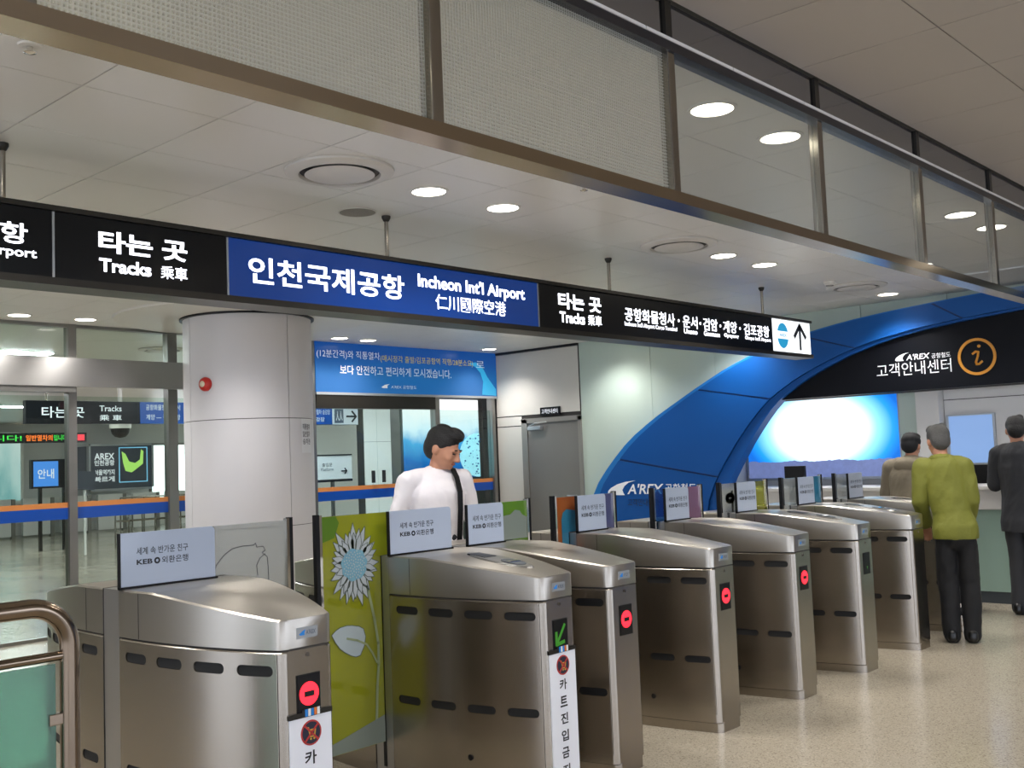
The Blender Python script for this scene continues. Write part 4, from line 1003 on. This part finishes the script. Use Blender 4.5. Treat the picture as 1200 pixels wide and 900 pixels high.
# ------------------------------------------------------------------ people
def seg_rings(m, A, B, ra, rb, fwd=Vector((0, -1, 0)), n=16, caps=True):
    """tapered elliptical capsule from A to B; ra/rb = (lateral, forward) radii"""
    A = Vector(A); B = Vector(B); t = (B - A)
    if t.length < 1e-6: t = Vector((0, 0, 1))
    t.normalize()
    v = fwd - t * fwd.dot(t)
    if v.length < .15: v = Vector((0, 0, 1)) - t * t.z
    v.normalize(); u = t.cross(v)
    if not isinstance(ra, tuple): ra = (ra, ra)
    if not isinstance(rb, tuple): rb = (rb, rb)
    rings = []
    K = 5
    for k in range(K, 0, -1):
        a = PI / 2 * k / (K + .4); rings.append((A - t * min(ra) * math.sin(a), ra, math.cos(a)))
    rings.append((A, ra, 1)); rings.append((B, rb, 1))
    for k in range(1, K + 1):
        a = PI / 2 * k / (K + .4); rings.append((B + t * min(rb) * math.sin(a), rb, math.cos(a)))
    vs = []
    for c, r, s in rings:
        vs += [c + (u * r[0] * math.cos(2 * PI * i / n) + v * r[1] * math.sin(2 * PI * i / n)) * s for i in range(n)]
    fs = [(j * n + i, j * n + (i + 1) % n, (j + 1) * n + (i + 1) % n, (j + 1) * n + i) for j in range(len(rings) - 1) for i in range(n)]
    fs += [list(range(n)), [(len(rings) - 1) * n + i for i in range(n)]]
    m.add(vs, fs)
def ell(m, c, r, M=None, n=20):
    c = Vector(c); vs = []; K = 12
    for j in range(1, K):
        a = PI * j / K
        for i in range(n):
            p = Vector((r[0] * math.sin(a) * math.cos(2 * PI * i / n), r[1] * math.sin(a) * math.sin(2 * PI * i / n), r[2] * math.cos(a)))
            vs.append(c + (M @ p if M else p))
    top = c + (M @ Vector((0, 0, r[2])) if M else Vector((0, 0, r[2]))); bot = c - (M @ Vector((0, 0, r[2])) if M else Vector((0, 0, r[2])))
    vs += [top, bot]; q = (K - 1) * n
    fs = [(j * n + i, j * n + (i + 1) % n, (j + 1) * n + (i + 1) % n, (j + 1) * n + i) for j in range(K - 2) for i in range(n)]
    fs += [(q, (i + 1) % n, i) for i in range(n)] + [(q + 1, (K - 2) * n + i, (K - 2) * n + (i + 1) % n) for i in range(n)]
    m.add(vs, fs)
def skin(m, name, mat, vox, smooth, parent, cut=None, fold=0.):
    """union of the volumes into one continuous surface"""
    me = bpy.data.meshes.new('t'); me.from_pydata([tuple(p) for p in m.v], [], m.f)
    bm = bmesh.new(); bm.from_mesh(me); bmesh.ops.recalc_face_normals(bm, faces=bm.faces); bm.to_mesh(me); bm.free()
    ob = link('t', me); rm = ob.modifiers.new('r', 'REMESH'); rm.mode = 'VOXEL'; rm.voxel_size = vox; rm.use_smooth_shade = True
    if smooth:
        s = ob.modifiers.new('s', 'SMOOTH'); s.factor = .5; s.iterations = smooth
    out = evaluated(ob); bpy.data.objects.remove(ob); out.name = name
    if cut:
        bm = bmesh.new(); bm.from_mesh(out); dead = [v for v in bm.verts if not cut(v.co)]
        bmesh.ops.delete(bm, geom=dead, context='VERTS'); bm.to_mesh(out); bm.free()
    if fold:
        sd = len(parent.children) * 3.1 + parent.location.x
        for v, nr in [(v, v.normal.copy()) for v in out.vertices]:
            q = Vector((v.co.x * 9 + sd, v.co.y * 9, v.co.z * 5 + v.co.x * 6))
            v.co += nr * fold * max(0, .45 + noise.noise(q) - .6 * abs(noise.noise(q * 2.1)))
    out.materials.clear(); out.materials.append(MATS[mat]); out.shade_smooth()
    return link(name, out, parent)
def person(label, loc, face, H, pose, tops, trous, hair, hairmat='hair_black', head_pitch=0., head_yaw=0., lean=0., head_s=1., girth=1., leanx=0.):
    """face: heading angle (0 faces -Y). pose: (L elbow, L wrist, R elbow, R wrist) offsets from shoulders"""
    o = thing('person', loc, label, 'person'); o.rotation_euler.z = face
    s = H / 1.72; g = girth
    def V(x, y, z): return Vector((x * s + leanx * max(0, z - .9) * s, y * s - lean * max(0, z - .9) * s, z * s))
    hipL, hipR = V(.09 * min(1, g), 0, .88), V(-.09 * min(1, g), 0, .88)
    kneeL, kneeR = V(.08, -.015, .49), V(-.08, -.02, .49)
    ankL, ankR = V(.072, .03, .085), V(-.078, .01, .085)
    shL, shR = V(.185 * g, .01, 1.405), V(-.185 * g, .01, 1.405)
    arms = []
    for sh, e, w_ in ((shL, pose[0], pose[1]), (shR, pose[2], pose[3])):
        E = sh + Vector(e) * s; W_ = E + Vector(w_) * s; arms.append((sh, E, W_))
    tor = [(V(0, .01, .88), (.165 * g, .118 * g)), (V(0, .005, 1.02), (.150 * g, .112 * g)), (V(0, .0, 1.17), (.160 * g, .118 * g)), (V(0, .0, 1.29), (.172 * g, .122 * g)), (V(0, .012, 1.385), (.150 * g, .098)), (V(0, .022, 1.44), (.085, .072))]
    sc2 = lambda r, k: tuple(x * s + k for x in r) if isinstance(r, tuple) else r * s + k
    P = V(0, .02, 1.50); Rm = Matrix.Rotation(head_yaw, 3, 'Z') @ Matrix.Rotation(head_pitch, 3, 'X')
    hs = s * head_s
    def Hd(x, y, z): return P + Rm @ Vector((x * hs, (y - .02) * hs, (z - 1.50) * hs))
    body = MB()
    for (a, ra), (b, rb) in zip(tor, tor[1:]): seg_rings(body, a, b, sc2(ra, 0), sc2(rb, 0), n=20)
    seg_rings(body, V(0, .022, 1.43), Hd(0, .012, 1.555), .056 * s, .054 * s)
    for h_, k_, a_ in ((hipL, kneeL, ankL), (hipR, kneeR, ankR)):
        seg_rings(body, h_, k_, .082 * s, .056 * s); seg_rings(body, k_, a_, .052 * s, .038 * s); seg_rings(body, a_ + V(0, .02, -.045), a_ + V(0, -.14, -.05), .035 * s, .03 * s)
    for i, (sh, E, W_) in enumerate(arms):
        seg_rings(body, sh, E, .054 * s, .042 * s); seg_rings(body, E, W_, .040 * s, .028 * s)
        d = (W_ - E).normalized(); side = Vector((0, 0, 1)).cross(d)
        if side.length < .2: side = Vector((1, 0, 0))
        side.normalize(); nrm = d.cross(side)
        palm = W_ + d * .05 * s; seg_rings(body, W_, W_ + d * .085 * s, (.034 * s, .016 * s), (.038 * s, .014 * s), fwd=nrm)
        for k, ln in enumerate((.062, .074, .070, .055)):
            b0 = W_ + d * .09 * s + side * (.028 - .0187 * k) * s; c1 = b0 + (d * .6 * ln - nrm * .012) * s; c2 = c1 + (d * .35 * ln - nrm * .022) * s
            seg_rings(body, b0, c1, .0085 * s, .008 * s, n=10); seg_rings(body, c1, c2, .008 * s, .007 * s, n=10)
        b0 = W_ + d * .03 * s + side * .03 * s; c1 = b0 + (d * .04 + side * .022 - nrm * .01) * s; seg_rings(body, b0, c1, .011 * s, .009 * s, n=10); seg_rings(body, c1, c1 + (d * .03 - nrm * .008) * s, .009 * s, .008 * s, n=10)
    # head
    ell(body, Hd(0, .018, 1.635), (.077 * hs, .094 * hs, .094 * hs), Rm); ell(body, Hd(0, -.008, 1.60), (.070 * hs, .083 * hs, .085 * hs), Rm)
    ell(body, Hd(0, -.030, 1.555), (.055 * hs, .056 * hs, .048 * hs), Rm); ell(body, Hd(0, -.066, 1.532), (.024 * hs, .018 * hs, .018 * hs), Rm)
    for sx in (-1, 1):
        ell(body, Hd(.036 * sx, -.055, 1.585), (.024 * hs, .024 * hs, .026 * hs), Rm); ell(body, Hd(.030 * sx, -.079, 1.632), (.026 * hs, .012 * hs, .009 * hs), Rm)
        ell(body, Hd(.078 * sx, .018, 1.605), (.011 * hs, .020 * hs, .032 * hs), Rm)
    seg_rings(body, Hd(0, -.086, 1.618), Hd(0, -.105, 1.585), .010 * hs, .013 * hs, n=12); ell(body, Hd(0, -.094, 1.580), (.019 * hs, .014 * hs, .010 * hs), Rm)
    skin(body, 'body', 'skin', .0075, 3, o)
    # face details
    lip = MB(); ell(lip, Hd(0, -.0835, 1.556), (.023 * hs, .010 * hs, .0075 * hs), Rm, 16); lo_ = lip.mesh('lips', 'lip', 60); link('lips', lo_, o)
    for sx in (-1, 1):
        b_ = MB(); ell(b_, Hd(.032 * sx, -.0855, 1.640), (.020 * hs, .006 * hs, .004 * hs), Rm, 12); link('eyebrow', b_.mesh('eyebrow', 'hair_black', 60), o)
        b_ = MB(); ell(b_, Hd(.031 * sx, -.0795, 1.616), (.0145 * hs, .008 * hs, .0045 * hs), Rm, 12); link('eye', b_.mesh('eye', 'ink', 60), o)
    hm_ = MB()
    if hair == 'short':
        ell(hm_, Hd(0, .028, 1.660), (.086 * hs, .098 * hs, .086 * hs), Rm); ell(hm_, Hd(0, .060, 1.615), (.076 * hs, .066 * hs, .085 * hs), Rm); ell(hm_, Hd(0, -.006, 1.706), (.066 * hs, .084 * hs, .038 * hs), Rm); ell(hm_, Hd(.03, -.02, 1.715), (.040 * hs, .060 * hs, .036 * hs), Rm); ell(hm_, Hd(-.035, .02, 1.722), (.035 * hs, .060 * hs, .034 * hs), Rm)
        for sx in (-1, 1): ell(hm_, Hd(.066 * sx, .018, 1.650), (.018 * hs, .045 * hs, .040 * hs), Rm)
    else:
        ell(hm_, Hd(0, .022, 1.665), (.090 * hs, .108 * hs, .075 * hs), Rm); ell(hm_, Hd(0, .060, 1.62), (.080 * hs, .066 * hs, .085 * hs), Rm); ell(hm_, Hd(0, .0, 1.715), (.080 * hs, .095 * hs, .040 * hs), Rm)
    skin(hm_, 'hair' if hair == 'short' else 'cap', hairmat, .008, 2, o)
    # clothing
    tm, hem, infl = tops[:3]
    top = MB()
    zz = [(V(0, .01, hem), (.178 * g, .132 * g)), (V(0, .01, hem + .06), (.180 * g, .134 * g))]
    T = zz + [(p, r) for p, r in tor if p.z > (hem + .12) * s][:-1] + [(V(0, .018, 1.425), (.098, .076))]
    for (a, ra), (b, rb) in zip(T, T[1:]): seg_rings(top, a, b, sc2(ra, infl), sc2(rb, infl), n=22)
    for sh, E, W_ in arms:
        seg_rings(top, sh + V(0, 0, 0) * 0, E, .058 * s + infl, .047 * s + infl); seg_rings(top, E, E + (W_ - E) * .95, .046 * s + infl, .035 * s + infl)
        sl = Vector((0, .012, 1.44)) * s; sl.y -= lean * .54 * s
        seg_rings(top, sl + (sh - sl) * .35, sh, .052 * s + infl, .056 * s + infl)
    garment = skin(top, tops[3] if len(tops) > 3 else 'jacket', tm, .010, 4, o, cut=lambda c: c.z > (hem - .02) * s or abs(c.x) > .27 * s, fold=.013)
    tr = MB()
    seg_rings(tr, V(0, .01, .84), V(0, .008, 1.0), sc2((.160 * g, .122 * g), .006), sc2((.152 * g, .116 * g), .006), n=20)
    for h_, k_, a_ in ((hipL, kneeL, ankL), (hipR, kneeR, ankR)):
        seg_rings(tr, h_, k_, (.088 * s * min(1, g), .1 * s), .076 * s); seg_rings(tr, k_, a_ + V(0, 0, -.03), .074 * s, .064 * s)
    skin(tr, 'trousers', trous, .011, 4, o, fold=.011)
    for a_ in (ankL, ankR):
        sh_ = MB(); a0 = Vector((a_.x, a_.y, 0))
        seg_rings(sh_, a0 + Vector((0, .045, .045)) * s, a0 + Vector((0, -.13, .036)) * s, (.040 * s, .044 * s), (.042 * s, .034 * s)); seg_rings(sh_, a0 + Vector((0, .04, .07)) * s, a0 + Vector((0, -.02, .07)) * s, .042 * s, .04 * s)
        sho = skin(sh_, 'shoe', 'shoe_black', .009, 2, o)
        for v in sho.data.vertices: v.co.z = max(v.co.z, .001)
    return o, Hd, V, s
# man in white behind the gates, walking towards the lane
wmn, Hd, V, s = person('man in white long sleeved shirt with black shoulder strap looking down', (4.985, 5.28, 0), -.28, 1.71, ((.09, .04, -.29), (-.02, -.07, -.22), (-.09, .04, -.29), (.02, -.07, -.22)),
   ('shirt_white', .82, .010, 'shirt'), 'trousers_navy', 'short', head_pitch=.42, head_yaw=.66, head_s=1.22, girth=1.15)
st_ = MB(); pts = [V(.10, .075, 1.45), V(.108, .02, 1.492), V(.105, -.05, 1.478), V(.10, -.112, 1.42), V(.098, -.158, 1.32), V(.09, -.17, 1.20), V(.08, -.17, 1.06), V(.07, -.17, .95), V(.06, -.16, .86)]
n = len(pts); vs = []
for p in pts: vs += [p + Vector((.019, 0, 0)), p + Vector((-.019, 0, 0)), p + Vector((.019, -.005, .004)), p + Vector((-.019, -.005, .004))]
fs = []
for k in range(n - 1):
    a = 4 * k; b = a + 4; fs += [(a, b, b + 1, a + 1), (a + 2, b + 2, b + 3, a + 3), (a, b, b + 2, a + 2), (a + 1, b + 1, b + 3, a + 3)]
link('bag_strap', st_.add(vs, fs).mesh('bag_strap', 'black'), wmn)
cn = MB()
for k in range(24):
    pass
# man in green jacket, back to the camera
gm, Hd, V, s = person('man in olive green jacket and black trousers, back turned, beside the gates', (8.25, 2.97, 0), math.radians(108), 1.63, ((.03, .0, -.28), (-.02, -.13, -.19), (-.03, .01, -.28), (.03, -.15, -.17)),
   ('jacket_green', .84, .016), 'trousers_black', 'short', 'hair_grey', head_pitch=.25, head_yaw=.35, lean=.10, head_s=1.06, girth=.86, leanx=.12)
col_ = MB()
for k in range(20):
    t0 = PI * (.0 + k / 20) * 1.0; t1 = PI * ((k + 1) / 20)
    seg_rings(col_, V(.075 * math.cos(t0), .03 + .062 * math.sin(t0), 1.475), V(.075 * math.cos(t1), .03 + .062 * math.sin(t1), 1.475), (.03, .014), (.03, .014), n=8)
skin(col_, 'collar', 'jacket_green', .009, 2, gm)
# man in beige hooded jacket at the counter
bm_, Hd, V, s = person('man in beige hooded jacket and dark cap leaning at the counter', (9.66, 3.86, 0), math.radians(88), 1.59, ((.06, -.03, -.27), (-.04, -.22, .03), (-.06, -.03, -.27), (.04, -.22, .03)),
   ('jacket_beige', .78, .03), 'trousers_navy', 'cap', 'cap_black', head_pitch=.25, head_yaw=.1, lean=.12, head_s=1.06, girth=1.12)
hd_ = MB(); ell(hd_, V(0, .11, 1.43), (.13, .06, .075)); ell(hd_, V(.08, .06, 1.46), (.05, .06, .05)); ell(hd_, V(-.08, .06, 1.46), (.05, .06, .05)); skin(hd_, 'hood', 'jacket_beige', .01, 3, bm_)
# man in dark suit at the right edge
sm_, Hd, V, s = person('man in dark grey suit standing at the right edge', (9.78, 2.93, 0), math.radians(82), 1.71, ((.06, -.02, -.27), (-.05, -.20, .06), (-.06, -.02, -.27), (.05, -.20, .05)),
   ('suit_dark', .74, .018), 'suit_dark', 'short', head_pitch=.22, head_yaw=.45, girth=.96)
